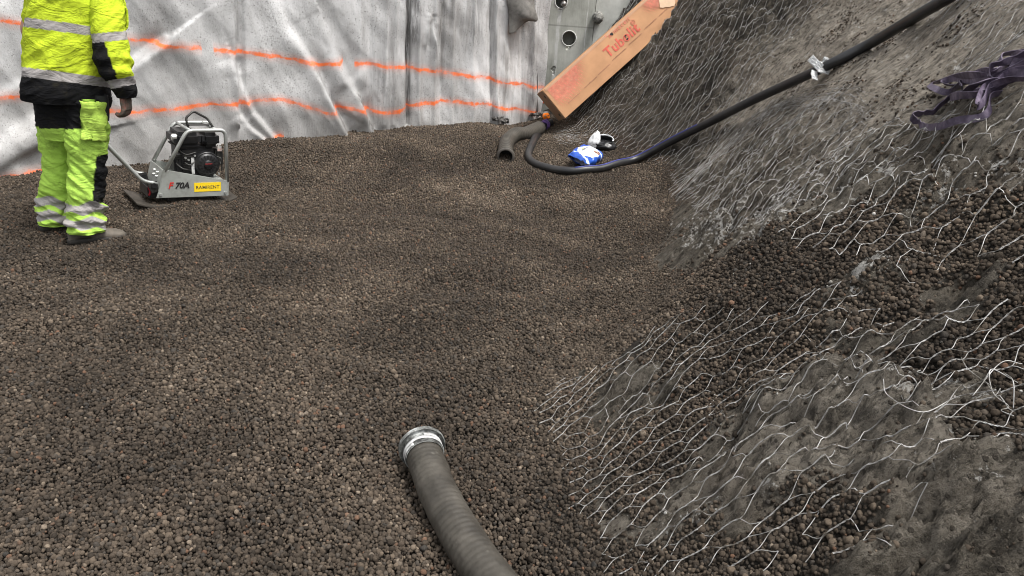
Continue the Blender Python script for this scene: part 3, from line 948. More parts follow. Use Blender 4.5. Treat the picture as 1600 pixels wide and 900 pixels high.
for i in range(8):                                         # curled loose ends
    c = on_slope(r_.uniform(1250, 1375), r_.uniform(158, 190), 0.02)
    a = np.linspace(0, r_.uniform(2.0, 4.2), 14)+r_.uniform(0, 6); rr = r_.uniform(.03, .07)
    K = c+rr*(np.cos(a)[:, None]*np.array([.7, .1, .7])+np.sin(a)[:, None]*np.array([0.1, 1, 0.1]))
    K[:, 2] = np.maximum(K[:, 2], height(K[:, 0], K[:, 1])+0.003)
    sheaf.append(tube(K, 0.0012, 4, False))
V, Q = join(sheaf)
o = obj_np('wire_bundle', V, Q, M_WIRE)
tag(o, 'bunched sheaf of loose galvanised wires curling over the rock below the white plastic scrap', 'wire bundle')

# stray kinked wires sticking out in the near right corner
tw = []
for pts in ([(1600, 612), (1565, 600), (1560, 625), (1580, 640), (1578, 660), (1600, 672)], [(1530, 632), (1580, 590), (1605, 580)], [(1556, 615), (1530, 600), (1510, 570)],
            [(1578, 596), (1600, 620), (1592, 650)], [(1390, 605), (1405, 640), (1450, 655), (1500, 625), (1570, 628)]):
    K = np.array([on_slope(min(u, 1640), v, 0.03+0.02*math.sin(i*1.7)) for i, (u, v) in enumerate(pts)])
    tw.append(tube(hermite(K, 40), 0.0012, 6))
V, Q = join(tw)
o = obj_np('loose_wire', V, Q, M_WIRE)
tag(o, 'kinked loose wires standing out of the gravel at the right edge near the camera', 'wire')

# ------------------------------------------------------------------ hoses and pipes
M_HOSE = simple('black_rubber', (.016, .016, .017), 0.42, 0, 0.3, (.06, .055, .05), 0.4, 2.5, 0.2, 60)
M_PIPE = None
def mat_pipe(k=1.0):
    g = NG('dusty_grey_plastic')
    f = g.noise(9, 6, 0.7); f2 = g.noise(60, 4, 0.7)
    c = g.ramp(f, [(p_, tuple(x_*k for x_ in c_)) for p_, c_ in ((0.3, (.040, .035, .028)), (0.52, (.082, .073, .059)), (0.72, (.135, .121, .100)))])
    c = g.mix(g.math('MULTIPLY', g.ss(0.62, 0.72, f2), 0.6), c, (.035, .03, .026))
    c = g.mix(g.math('MULTIPLY', g.ss(0.62, 0.75, g.noise(24, 5, 0.7)), 0.5), c, (.20, .185, .155))
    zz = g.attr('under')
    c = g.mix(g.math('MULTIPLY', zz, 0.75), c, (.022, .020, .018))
    g.set(color=c, rough=g.math('ADD', 0.42, g.math('MULTIPLY', f, 0.3)), spec=0.4)
    g.bump(f2, 0.35, 0.004)
    return g.m
M_PIPE = mat_pipe(0.72)
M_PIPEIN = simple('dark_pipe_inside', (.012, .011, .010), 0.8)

# near pipe
pk = [(659, 698, .082), (669, 728, .076), (686, 772, .070), (711, 820, .066), (741, 868, .064), (776, 915, .062), (830, 975, .062), (910, 1040, .064), (1000, 1090, .065)]
C = hermite(np.array([on_z(u, v, z) for u, v, z in pk]), 520)
L = np.concatenate([[0], np.cumsum(np.linalg.norm(np.diff(C, axis=0), axis=1))])
rad = 0.0635+0.0003*(np.sin(L*2*math.pi/0.021))
V, Q = tube(C, rad, 64, False)
a64 = np.tile(np.arange(64)/64*2*math.pi, len(C))
ll = np.repeat(L, 64)
T, N, B = frames(C)
nrm = (np.cos(a64)[:, None]*np.repeat(N, 64, 0)+np.sin(a64)[:, None]*np.repeat(B, 64, 0))
V = V+nrm*(0.0006*np.sin(2*math.pi*(ll/0.022)+a64)+0.0026*fbm(ll*9, a64*1.2, 0, 3, 5))[:, None]   # spiral rib under a skin of dust
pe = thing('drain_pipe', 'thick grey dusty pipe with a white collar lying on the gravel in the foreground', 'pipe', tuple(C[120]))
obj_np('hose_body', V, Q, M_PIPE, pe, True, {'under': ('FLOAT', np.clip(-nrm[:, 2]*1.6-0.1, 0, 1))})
V, Q = tube(C[:40], 0.057, 32, False)
obj_np('inner_wall', V, Q[:, ::-1], M_PIPEIN, pe)
def mat_collar():
    g = NG('chalky_zinc')
    f = g.noise(22, 5, 0.7)
    c = g.ramp(f, [(0.38, (.035, .034, .031)), (0.52, (.17, .175, .165)), (0.66, (.50, .515, .50))])
    g.set(color=c, rough=0.5, metal=0.15)
    g.bump(f, 0.3, 0.004)
    return g.m
M_COLLAR = mat_collar()
ax = C[0]-C[14]; ax /= np.linalg.norm(ax)
prof = [(-.060, .0655), (-.055, .0672), (-.012, .0675), (-.004, .069), (-.001, .073), (-.002, .080), (-.008, .0805), (-.010, .0822), (-.009, .0835), (.003, .084), (.006, .083), (.006, .078), (.006, .058), (-.02, .057)]
prof = hermite(np.array(prof), 60)
ref = np.array([0, 0, 1.]); n1 = ref-ax*(ref @ ax); n1 /= np.linalg.norm(n1); n2 = np.cross(ax, n1)
a = np.linspace(0, 2*math.pi, 72, endpoint=False)
V = C[0]+prof[:, 0][:, None, None]*ax+prof[:, 1][:, None, None]*(np.cos(a)[None, :, None]*n1+np.sin(a)[None, :, None]*n2)
collar = obj_np('collar', V, grid_q(60, 72, True)[:, ::-1], M_COLLAR, pe)
# cracked white tape wound behind the collar
s = np.linspace(0, 1, 90)
aa = s*2*math.pi*1.9
for k, (d0, d1, ww) in enumerate(((-.020, -.050, .013),)):
    rows = []
    for e in (-1, 1):
        d = d0+(d1-d0)*s+e*ww*0.5
        P = C[0]+d[:, None]*ax+0.0700*(np.cos(aa)[:, None]*n1+np.sin(aa)[:, None]*n2)
        rows.append(P)
    solid('tape', simple('cracked_white_tape', (.60, .60, .585), 0.6, 0, 0.3, (.16, .15, .14), 0.8, 30), pe, 0.002, None, np.stack(rows, 1))

# far pipe: ends in a dark open mouth facing the camera
zf = lambda u, v: float(zground(*on_z(u, v, .25)[:2].reshape(2, 1))[0])
pk = [(790, 246, .22), (790, 238, .235), (793, 226, .27), (803, 216, .30), (822, 209, .32), (843, 200, .34)]
C = hermite(np.array([on_z(u, v, z) for u, v, z in pk]), 160)
gz = zground(C[:, 0], C[:, 1])
C[:, 2] = np.maximum(C[:, 2], gz+0.055)
L = np.concatenate([[0], np.cumsum(np.linalg.norm(np.diff(C, axis=0), axis=1))])
rad = np.where(L < 0.05, 0.080, 0.070)+0.001*np.sin(L*2*math.pi/0.03)
V, Q = tube(C, rad, 32, False)
T, N, B = frames(C)
a32 = np.tile(np.arange(32)/32*2*math.pi, len(C))
nrm = (np.cos(a32)[:, None]*np.repeat(N, 32, 0)+np.sin(a32)[:, None]*np.repeat(B, 32, 0))
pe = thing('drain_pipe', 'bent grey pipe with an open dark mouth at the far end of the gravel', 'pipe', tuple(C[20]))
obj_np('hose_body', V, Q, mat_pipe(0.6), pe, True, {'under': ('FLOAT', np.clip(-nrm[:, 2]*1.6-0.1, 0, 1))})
Ci = C[:60]
V, Q = tube(Ci, 0.062, 32, False)
obj_np('inner_wall', V, Q[:, ::-1], M_PIPEIN, pe)
T0 = C[0]-C[2]; T0 /= np.linalg.norm(T0)
n1 = np.cross(T0, [0, 0, 1.]); n1 /= np.linalg.norm(n1); n2 = np.cross(T0, n1)
V = np.stack([C[0]+rr*(np.cos(a)[:, None]*n1+np.sin(a)[:, None]*n2) for rr in (.061, .0815)])
obj_np('mouth_rim', np.concatenate([V, V[::-1]-T0*0.006]), grid_q(4, 72, True), simple('pipe_edge', (.10, .09, .078), 0.6), pe)
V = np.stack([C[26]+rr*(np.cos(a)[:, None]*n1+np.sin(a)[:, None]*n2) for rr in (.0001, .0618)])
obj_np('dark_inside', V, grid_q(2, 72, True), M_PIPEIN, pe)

# black hose running from the floor up over the slope
hp = [(868, 197, .02), (856, 203, .03), (845, 214, .0), (834, 234, 0), (829, 249, 0), (838, 260, 0), (866, 269, 0), (905, 272, 0), (950, 268, 0), (1000, 254, .01), (1060, 227, .03), (1120, 202, .05),
      (1180, 174, .06), (1240, 144, .045), (1300, 112, .02), (1370, 74, .01), (1440, 35, .015), (1500, 0, .01), (1560, -36, .0), (1640, -88, 0)]
C = np.array([on_slope(u, v, 0.037+l) for u, v, l in hp])
C = hermite(C, 330)
for _ in range(30):
    C[1:-1] = 0.25*C[:-2]+0.5*C[1:-1]+0.25*C[2:]
hz = height(C[:, 0], C[:, 1])+0.030
C[:, 2] = np.maximum(C[:, 2], hz)
for _ in range(6):
    C[1:-1] = 0.25*C[:-2]+0.5*C[1:-1]+0.25*C[2:]
HOSEC = C
he = thing('hose', 'long black rubber hose curving over the gravel and up the netted rock slope', 'hose', tuple(C[100]))
hr = 0.036
V, Q = tube(C, hr, 28)
obj_np('rubber_tube', V, Q, M_HOSE, he)
T, N, B = frames(C)
up = np.array([-.35, -.1, .93]); up = up-T*(T @ up)[:, None]; up /= np.linalg.norm(up, axis=1, keepdims=True)
sd = np.cross(T, up)
V, Q = tube((C+up*(hr-0.0035)+sd*0.012)[120:186], 0.006, 8)
obj_np('blue_stripe', V, Q, simple('blue_plastic', (.025, .035, .22), 0.45), he)
# orange cap on the hose end, and purple tie around it
cap = on_slope(858, 187, 0.05)
bm = bmesh.new()
bmesh.ops.create_cone(bm, cap_ends=True, segments=24, radius1=.040, radius2=.034, depth=.055, matrix=Matrix.Translation(cap) @ Matrix.Rotation(1.1, 4, 'Y') @ Matrix.Rotation(.5, 4, 'X'))
bmesh.ops.bevel(bm, geom=list(bm.edges), offset=.005, segments=2, affect='EDGES')
o = bm_obj('orange_cap', bm, simple('orange_plastic', (.85, .20, .012), 0.4), None, True, 40)
tag(o, 'small bright orange plastic cap below the lower end of the cardboard box', 'cap')
K = C[8:18]
P = []
th = np.linspace(0, 5*math.pi, 110)
i0 = np.linspace(9, 21, 110)
for t_, i_ in zip(th, i0):
    i = int(i_)
    P.append(C[i]+(hr+0.007)*(math.cos(t_)*N[i]+math.sin(t_)*B[i]))
P = np.array(P)
V, Q = tube(P, 0.010, 8)
M_PURPLE = simple('purple_webbing', (.14, .075, .25), 0.7, 0, 0.3)
o = obj_np('purple_tie', V, Q, M_PURPLE)
tag(o, 'purple webbing wound around the lower end of the black hose', 'strap')

# ------------------------------------------------------------------ lashing strap heap
def mat_strap():
    g = NG('worn_purple_strap')
    f = g.noise(22, 5, 0.65); wv = g.noise(1.0, 2, 0.5, g.co(sc=(240, 240, 240)))
    c = g.ramp(f, [(0.3, (.040, .030, .046)), (0.5, (.095, .073, .115)), (0.7, (.23, .19, .25))])
    c = g.mix(g.math('MULTIPLY', g.ss(0.6, 0.8, g.noise(9, 4, 0.7)), 0.4), c, (.20, .17, .17))
    g.set(color=c, rough=0.62, spec=0.45)
    g.bump(wv, 0.25, 0.002)
    return g.m
M_STRAP = mat_strap()
def zz(pts): return [(1220+x/4.21, 60+y/4.21) for x, y in pts]
strap_paths = [
    (zz([(1470, 400), (1420, 440), (1390, 500), (1330, 550), (1200, 596), (1060, 616), (940, 596), (893, 562), (915, 535), (990, 520), (1080, 470), (1180, 420), (1300, 375), (1430, 352), (1560, 300), (1700, 240)]), 0.02),
    (zz([(1700, 260), (1560, 305), (1450, 330), (1400, 305), (1280, 306), (1220, 340), (1130, 392), (1050, 388), (1012, 352), (1060, 318), (1180, 306), (1290, 310), (1400, 290), (1475, 246), (1490, 195), (1540, 152), (1620, 138), (1720, 150)]), 0.035),
    (zz([(1720, 320), (1600, 345), (1480, 395), (1340, 440), (1230, 476), (1170, 466), (1230, 438), (1340, 405), (1450, 375), (1560, 345), (1720, 290)]), 0.05),
    (zz([(1430, 350), (1460, 300), (1520, 250), (1600, 225), (1720, 210)]), 0.06),
    (zz([(1720, 200), (1640, 215), (1560, 270), (1480, 345), (1400, 420), (1345, 520), (1380, 470), (1440, 410), (1560, 360), (1700, 330)]), 0.045),
    (zz([(1720, 170), (1600, 178), (1520, 205), (1470, 255), (1380, 285), (1260, 300), (1180, 340), (1100, 345), (1180, 315), (1330, 320), (1480, 300), (1700, 205)]), 0.03),
    (zz([(1225, 385), (1228, 350), (1260, 318), (1330, 300)]), 0.03),
]
M_ = []
for k_, (pth, lf) in enumerate(strap_paths):
    K = np.array([on_slope(min(u, 1660), v, lf+0.006+0.012*math.sin(i*1.9)) for i, (u, v) in enumerate(pth)])
    K = hermite(K, 140)
    T, N, B = frames(K)
    s = np.linspace(0, 1, 140)
    # webbing stands on edge in the bends and leans over between them
    up = np.array([-.45, -.25, .85])[None]+0.5*np.stack([pn(s*4, 1, 1, 3), pn(s*4, 2, 2, 4), pn(s*4, 3, 3, 5)*0.5], -1)
    up = up-T*np.sum(T*up, 1)[:, None]; up /= np.linalg.norm(up, axis=1, keepdims=True)
    an = (1.5*pn(s*4.5, k_*3.7, 0.5, 12)+.25)[:, None]; up = np.cos(an)*up+np.sin(an)*np.cross(T, up)
    hw = 0.0125
    lo = K-up*hw; hi = K+up*hw
    zf_ = height(lo[:, 0], lo[:, 1])+0.004
    dz = np.maximum(zf_-lo[:, 2], 0)
    lo[:, 2] += dz; hi[:, 2] += dz*0.7
    thn = np.cross(T, up)*0.0016
    ring = np.stack([lo-thn, hi-thn, hi+thn, lo+thn], 1)
    M_.append((ring.reshape(-1, 3), grid_q(140, 4, True)))
V, Q = join(M_)
o = obj_np('lashing_strap', V, Q, M_STRAP, None, False)
tag(o, 'faded purple webbing strap lying in tangled loops on the rock slope at the right', 'strap')

# ------------------------------------------------------------------ crumpled plastic scrap on the hose
def crumple(n, sx, sy, amp, seed, f=5.0):
    s = np.linspace(-1, 1, n)
    A, B_ = np.meshgrid(s, s, indexing='ij')
    r = np.sqrt(A*A+B_*B_)
    edge = 1-0.22*np.abs(pn(A*2.5, B_*2.5, seed, seed))
    x = A*sx*edge; y = B_*sy*edge
    z = amp*(1-2*np.abs(pn(A*f*0.6, B_*f*0.6, 1.1, seed+1))+0.6*(1-2*np.abs(pn(A*f*1.3, B_*f*1.3, 2.1, seed+2))))
    return np.stack([x, y, z], -1)
def mat_film():
    g = NG('thin_white_film')
    g.set(color=g.ramp(g.noise(30, 4, 0.6), [(0.3, (.74, .75, .75)), (0.7, (.90, .91, .91))]), rough=0.28, trans=0.12)
    return g.m
M_FILM = mat_film()
c0 = on_slope(1290, 120, 0.085)
S1 = crumple(26, .055, .042, .020, 4)
Rm = np.array(Matrix.Rotation(0.7, 3, 'Y') @ Matrix.Rotation(0.9, 3, 'X') @ Matrix.Rotation(0.6, 3, 'Z'))
S2 = crumple(22, .028, .055, .012, 9); Rm2 = np.array(Matrix.Rotation(-0.9, 3, 'Y') @ Matrix.Rotation(1.2, 3, 'X'))
S3 = crumple(22, .05, .03, .014, 19); Rm3 = np.array(Matrix.Rotation(0.4, 3, 'Y') @ Matrix.Rotation(1.5, 3, 'X'))
parts = [(S1 @ Rm.T+c0+[.01, -.02, -.01], grid_q(26, 26)), (S2 @ Rm2.T+c0+[-.045, -.03, .03], grid_q(22, 22)), (S3 @ Rm3.T+c0+[.05, 0, .035], grid_q(22, 22))]
parts.append((crumple(22, .03, .035, .012, 29) @ Rm.T+c0+[-.05, -.05, -.055], grid_q(22, 22)))
V, Q = join(parts)
o = obj_np('plastic_scrap', V, Q, M_FILM)
md = o.modifiers.new('s', 'SOLIDIFY'); md.thickness = 0.0015
eval_mesh(o)
tag(o, 'crumpled white plastic scrap caught on the black hose halfway up the slope', 'plastic scrap')
# dark scraps at the foot of the sheeting
for i, (u, v, lab, sc) in enumerate(((775, 190, 'torn dark scrap of plastic at the foot of the sheeting left of the bent pipe', 0.7), (833, 188, 'ragged dark debris where the sheeting meets the concrete wall', 0.8))):
    q = wall_pt(u, v, 0.10); q[2] = float(height(q[0:1], q[1:2])[0])+0.03
    ps = []
    for k in range(5):
        R1 = np.array(Matrix.Rotation(random.uniform(-1, 1), 3, 'X') @ Matrix.Rotation(random.uniform(0, 6), 3, 'Z'))
        ps.append((crumple(16, .09*sc*random.uniform(.5, 1), .035*sc, .02, 40+k+i*9) @ R1.T+q+np.array([random.uniform(-.08, .08), random.uniform(-.03, .03), random.uniform(0, .04)]), grid_q(16, 16)))
    V, Q = join(ps)
    o = obj_np('debris', V, Q, simple('dark_scrap', (.06, .055, .05), 0.6, 0, 0.8, (.35, .34, .32), 0.7, 20))
    md = o.modifiers.new('s', 'SOLIDIFY'); md.thickness = 0.003
    eval_mesh(o)
    tag(o, lab, 'debris')

# ------------------------------------------------------------------ long cardboard box leaning on the slope
BL = np.array(on_plane(848, 141, (0, 7.85, 0), (0, 1, 0)))          # lower end, upper front corner
BR = np.array(on_plane(890, 178, (0, 7.85, 0), (0, 1, 0)))          # lower end, lower front corner
BU = np.array(on_plane(1006, 0, (0, 8.28, 0), (0, 1, 0)))
b_len = BU-BL; b_len /= np.linalg.norm(b_len)
b_w = BR-BL; BW = np.linalg.norm(b_w); b_w = b_w-b_len*(b_w @ b_len); b_w /= np.linalg.norm(b_w)
b_n = np.cross(b_w, b_len)
if b_n[1] > 0: b_n = -b_n                                            # out of the printed face, towards the camera
BLEN, BD = 2.08, 0.27
def mat_card(name, c, amt):
    g = NG(name)
    f = g.noise(6, 5, 0.6); fl = g.noise(1.0, 3, 0.6, g.co(sc=(90, 90, 90)))
    col = g.ramp(f, [(0.3, tuple(x*0.86 for x in c)), (0.7, tuple(min(1, x*1.1) for x in c))])
    col = g.mix(g.math('MULTIPLY', g.ss(0.62, 0.75, g.noise(14, 5, 0.7)), amt), col, tuple(x*0.45 for x in c))
    g.set(color=col, rough=0.75, spec=0.3); g.bump(fl, 0.12, 0.002)
    return g.m
M_CARD = mat_card('brown_cardboard', (.51, .275, .142), 0.08)
M_CARD2 = mat_card('shaded_cardboard', (.30, .19, .115), 0.5)
M_RED = simple('red_print', (.58, .105, .07), 0.75, 0, 0.25, (.56, .335, .205), 0.35, 30)
M_REDF = simple('faded_red_print', (.62, .20, .13), 0.75, 0, 0.2, (.56, .335, .205), 0.4, 30)
M_BROWNP = simple('brown_print', (.40, .20, .115), 0.75, 0, 0.2)
def bp(s, wv, n=0.0): return BL+b_len*s+b_w*wv+b_n*n
box = thing('cardboard_box', 'long brown cardboard box with red printing leaning up the netted slope', 'box', tuple(bp(0, BW)))
# carton body: dented sheet faces built as one closed dense shell
ns, nw = 90, 18
sA = np.linspace(0, BLEN, ns); prof = []
ring = [(0.004, 0), (BW*.25, 0.002), (BW*.5, .003), (BW*.75, .002), (BW-.004, 0), (BW, -.004), (BW, -BD*.5), (BW, -BD+.004), (BW-.004, -BD), (BW*.5, -BD), (.004, -BD), (0, -BD+.004), (0, -BD*.5), (0, -.004)]
V = []
for s in sA:
    for (wv, n) in ring:
        d = 0.006*float(pn(s*3.1, wv*6, n*6, 3))
        sag = -0.010*math.exp(-((s-1.28)/0.22)**2)*(wv/BW)
        q = bp(s, wv + (0.02*math.exp(-((s-1.33)/0.12)**2)*-1 if wv > BW*.9 else 0), n+(d+sag)*0.6)
        V.append(q)
V = np.array(V)
m = len(ring)
Q = grid_q(ns, m, True)
bm = bmesh.new()
vs = [bm.verts.new(Vector(q)) for q in V]
for q in Q: bm.faces.new([vs[i] for i in q])
bm.faces.new([vs[(ns-1)*m+i] for i in range(m)])
bm_obj('carton', bm, M_CARD, box, False)
# lower end flaps, their shade put into a darker brown, with two staple holes
bm = bmesh.new()
add_prism(bm, [bp(-.003, .004, -.006), bp(-.003, BW-.004, -.006), bp(-.003, BW-.004, -BD+.006), bp(-.003, .004, -BD+.006)], tuple(-b_len*0.006), 0)
bm_obj('end_flap', bm, M_CARD2, box)
M_INK = simple('black_ink', (.012, .011, .011), 0.7)
for wv in (.07, BW-.06):
    c = bp(-.0095, wv, -.07)
    zax = Vector(tuple(-b_len)); rot = zax.to_track_quat('Z', 'Y').to_matrix().to_4x4()
    bm = bmesh.new(); bmesh.ops.create_cone(bm, cap_ends=True, segments=20, radius1=.018, radius2=.018, depth=.003, matrix=Matrix.Translation(c) @ rot)
    bm_obj('hand_hole', bm, M_INK, box)
def face_M(s, wv, ang=0.0, n=0.0045):
    c, sn = math.cos(ang), math.sin(ang)
    x = b_len*c-b_w*sn*-1*0 + (-b_w)*sn; y = -b_w*c-b_len*sn
    z = np.cross(x, y)
    Mx = Matrix(((x[0], y[0], z[0], 0), (x[1], y[1], z[1], 0), (x[2], y[2], z[2], 0), (0, 0, 0, 1)))
    return Matrix.Translation(bp(s, wv, n)) @ Mx
def face_uv(u, v):                                                   # picture point -> place on the printed face
    q = on_plane(u, v, BL, b_n)
    return float((q-BL) @ b_len), float((q-BL) @ b_w)
s0, w0 = face_uv(950.5, 91)
s1, w1 = face_uv(995, 53)
text_mesh('lettering', 'Tubolit', 0.145, M_RED, box, face_M(s0, w0), thick=0.0035, depth=0.002, space=1.06)
s1, w1 = face_uv(988, 41)
text_mesh('registered_mark', '®', 0.075, M_REDF, box, face_M(s1, w1), thick=0.0, depth=0.002)
s2, w2 = face_uv(951, 61)
text_mesh('small_lettering', '"armacell', 0.068, M_REDF, box, face_M(s2-.02, w2), thick=0.001, depth=0.002, space=1.25)
def dash_rows(rows, name, mat):
    r = random.Random(3)
    for s_, w_, n_ in rows:
        x = s_; bm = bmesh.new()
        for i in range(n_):
            L_ = r.uniform(.006, .016)
            h = r.uniform(.006, .010)
            add_prism(bm, [bp(x, w_, .004), bp(x+L_, w_, .004), bp(x+L_, w_-h, .004), bp(x, w_-h, .004)], tuple(b_n*0.0015))
            x += L_+r.uniform(.002, .006)
        bm_obj(name, bm, mat, box)
rows = [(*face_uv(*q), n_) for q, n_ in (((935, 117), 12), ((957, 95), 12), ((962, 90), 9), ((983, 70), 12), ((1008, 45), 12), ((913, 138), 12), ((888, 162), 12), ((1030, 25), 9))]
dash_rows(rows, 'small_print', M_BROWNP)
bm = bmesh.new()
r = random.Random(5)
def dots(bm, fn, s_lo, s_hi, w_lo, w_hi, step):
    k = 0
    s = s_lo
    while s < s_hi:
        wv = w_lo+(step/2 if k % 2 else 0)
        while wv < w_hi:
            a = fn(s, wv)
            if a > 0.12 and 0.01 < wv < BW-.01:
                rr = step*0.50*min(1, a)
                n_ = 8
                c = [bm.verts.new(Vector(bp(s+rr*math.cos(t*6.2832/n_), wv+rr*math.sin(t*6.2832/n_), .0046))) for t in range(n_)]
                bm.faces.new(c)
            wv += step
        s += step*0.866; k += 1
def fall(s, wv):                                                      # fan of dots fading to the lower edge
    d = math.hypot((s-.19)/.38, (wv+.03)/.36)
    return max(0, min(1, (1.0-d)*2.6)) * (1 if s > .03 else 0)
dots(bm, fall, .03, .60, .02, BW*.95, .0165)
bm_obj('printed_dots', bm, M_REDF, box)
bm = bmesh.new()
sD, wD = face_uv(1030, 0)
dots(bm, lambda s, wv: max(0, min(1, (1-math.hypot((s-sD-.02)/.27, (wv-wD+.06)/.17))*2.2)), sD-.3, min(sD+.4, BLEN-.02), .02, BW*.8, .0165)
bm_obj('printed_dots', bm, M_REDF, box)
# ink spots
for u, v, rr in ((977, 56, .010), (980, 61, .011), (977.5, 59, .005), (955, 53, .014), (957, 54, .008)):
    s_, w_ = face_uv(u, v)
    bm = bmesh.new()
    bmesh.ops.create_cone(bm, cap_ends=True, segments=12, radius1=rr, radius2=rr*.9, depth=.002, matrix=face_M(s_, w_, 0, .008) @ Matrix.Diagonal((1.3, .8, 1, 1)))
    bm_obj('ink_spot', bm, M_INK, box)
# torn-open paper patch at the top
pts = [face_uv(*q) for q in ((1027, -14), (1031, 12), (1036, 12.5), (1040, 11), (1046, 11.5), (1050, 9.5), (1053, 10), (1054, 6), (1056, -14))]
bm = bmesh.new()
add_prism(bm, [bp(s_, w_, .006) for s_, w_ in pts], tuple(b_n*.003))
bm_obj('torn_paper', bm, simple('pale_torn_paper', (.70, .50, .33), 0.8, 0, 0.12), box)
# clear tape along the upper edge
bm = bmesh.new()
add_prism(bm, [bp(.02, .003, .003), bp(BLEN*.98, .003, .003), bp(BLEN*.98, .028, .004), bp(.02, .028, .004)], tuple(b_n*.0012))
bm_obj('packing_tape', bm, mat_card('shiny_brown_tape', (.50, .30, .185), 0.15), box)

# ------------------------------------------------------------------ blue and white plastic bag
M_BAGB = simple('blue_print_film', (.018, .075, .40), 0.32, 0, 0.2)
M_BAGW = simple('white_bag_film', (.82, .83, .84), 0.35, 0, 0.08, (.4, .39, .37), 0.3, 12)
M_BAGK = simple('black_bag_lining', (.012, .012, .013), 0.35)
cB = on_slope(925, 254, 0.0)
bag = thing('plastic_bag', 'open blue and white plastic bag with a black lining lying inside the hose loop', 'bag', tuple(cB))
# lie of the bag: long axis up to the right along the bank, face turned to the camera and up
bx = on_slope(948, 236, .05)-on_slope(906, 258, .03); BLn = np.linalg.norm(bx); bx /= BLn
bn = np.array([-.25, -.80, .50]); bn -= bx*(bn @ bx); bn /= np.linalg.norm(bn)
by = np.cross(bn, bx)
if by[2] < 0: by = -by
O = on_slope(926, 256, .095)
n1_, n2_ = 60, 44
s = np.linspace(-1, 1, n1_); t = np.linspace(0, 2*math.pi, n2_, endpoint=False)
V = np.zeros((n1_, n2_, 3)); Lg = np.zeros((n1_, n2_)); Wg = np.zeros((n1_, n2_))
for i, si in enumerate(s):
    ends = (1-abs(si)**5)*0.9+0.1
    wv = .115*(1-.10*abs(si)**3)*(1-0.06*math.sin(si*7)); th = .045*ends**0.8
    for j, tj in enumerate(t):
        x = si*.160; y = wv*np.sign(math.cos(tj))*abs(math.cos(tj))**.75; z = th*math.sin(tj)
        V[i, j] = (x, y, z); Lg[i, j] = x; Wg[i, j] = y
wr = 0.013*(1-2*np.abs(pn(V[..., 0]*9, V[..., 1]*14, V[..., 2]*9, 4)))+0.006*(1-2*np.abs(pn(V[..., 0]*24, V[..., 1]*30, 2.2, 6)))
V[..., 2] += wr*np.sign(np.sin(t))[None]
V[..., 0] += 0.006*np.sin(Wg*95)*(s < -.9)[:, None]
Wd = O+V[..., 0:1]*bx+V[..., 1:2]*by+V[..., 2:3]*bn
hz_ = height(Wd[..., 0], Wd[..., 1])+.004
Wd[..., 2] = np.maximum(Wd[..., 2], hz_)
# printed design: blue ground, white oval field, pale stripes, small picture, yellow leaf
def mat_bag():
    g = NG('printed_bag_film')
    l = g.attr('bl'); w_ = g.attr('bw')
    e = g.math('ADD', g.math('POWER', g.math('DIVIDE', g.math('SUBTRACT', l, .01), .125), 2.0), g.math('POWER', g.math('DIVIDE', g.math('ADD', w_, .005), .096), 2.0))
    c = g.ramp(g.noise(18, 3, 0.5), [(0.3, (.014, .06, .34)), (0.7, (.03, .11, .50))])
    for k, sgn in ((-.118, 1), (.122, 1)):
        d = g.math('ABSOLUTE', g.math('SUBTRACT', g.math('SUBTRACT', l, g.math('MULTIPLY', w_, .35)), k))
        c = g.mix(g.ss(.009, .005, d), c, (.62, .68, .78))
    c = g.mix(g.ss(1.06, .98, e), c, (.78, .79, .80))
    e2 = g.math('ADD', g.math('POWER', g.math('DIVIDE', g.math('SUBTRACT', l, .065), .034), 2.0), g.math('POWER', g.math('DIVIDE', g.math('ADD', w_, .062), .032), 2.0))
    pic = g.ramp(g.noise(42, 3, 0.6), [(0.40, (.02, .02, .025)), (0.5, (.33, .16, .11)), (0.62, (.60, .45, .36))])
    c = g.mix(g.ss(1.05, .92, e2), c, pic)
    e3 = g.math('ADD', g.math('POWER', g.math('DIVIDE', g.math('SUBTRACT', l, .005), .016), 2.0), g.math('POWER', g.math('DIVIDE', g.math('SUBTRACT', w_, .050), .013), 2.0))
    c = g.mix(g.ss(1.1, .9, e3), c, (.60, .62, .06))
    g.set(color=c, rough=0.3, spec=0.5)
    return g.m
bagbody = obj_np('printed_sack', Wd, grid_q(n1_, n2_, True), mat_bag(), bag, True, {'bl': ('FLOAT', Lg), 'bw': ('FLOAT', Wg)})
# small dark lettering across the white field (unreadable in the photograph: a few letter-like strokes)
r = random.Random(2)
bm = bmesh.new()
x = -.060
for i in range(7):
    L_ = r.uniform(.008, .013); h = .016
    c0_ = O+bx*x+by*(.028-.05*0)+bn*.058
    for k in range(2):
        q0 = c0_+bx*(k*L_*.6)
        add_prism(bm, [q0, q0+bx*.0035, q0+bx*.0035+by*h, q0+by*h], tuple(bn*.001))
    q0 = c0_+by*(h*(.5 if i % 2 else 0.85))
    add_prism(bm, [q0, q0+bx*L_*.6, q0+bx*L_*.6+by*.0035, q0+by*.0035], tuple(bn*.0012))
    x += L_+.007
bm_obj('faint_lettering', bm, simple('navy_print', (.03, .05, .16), 0.5), bag)
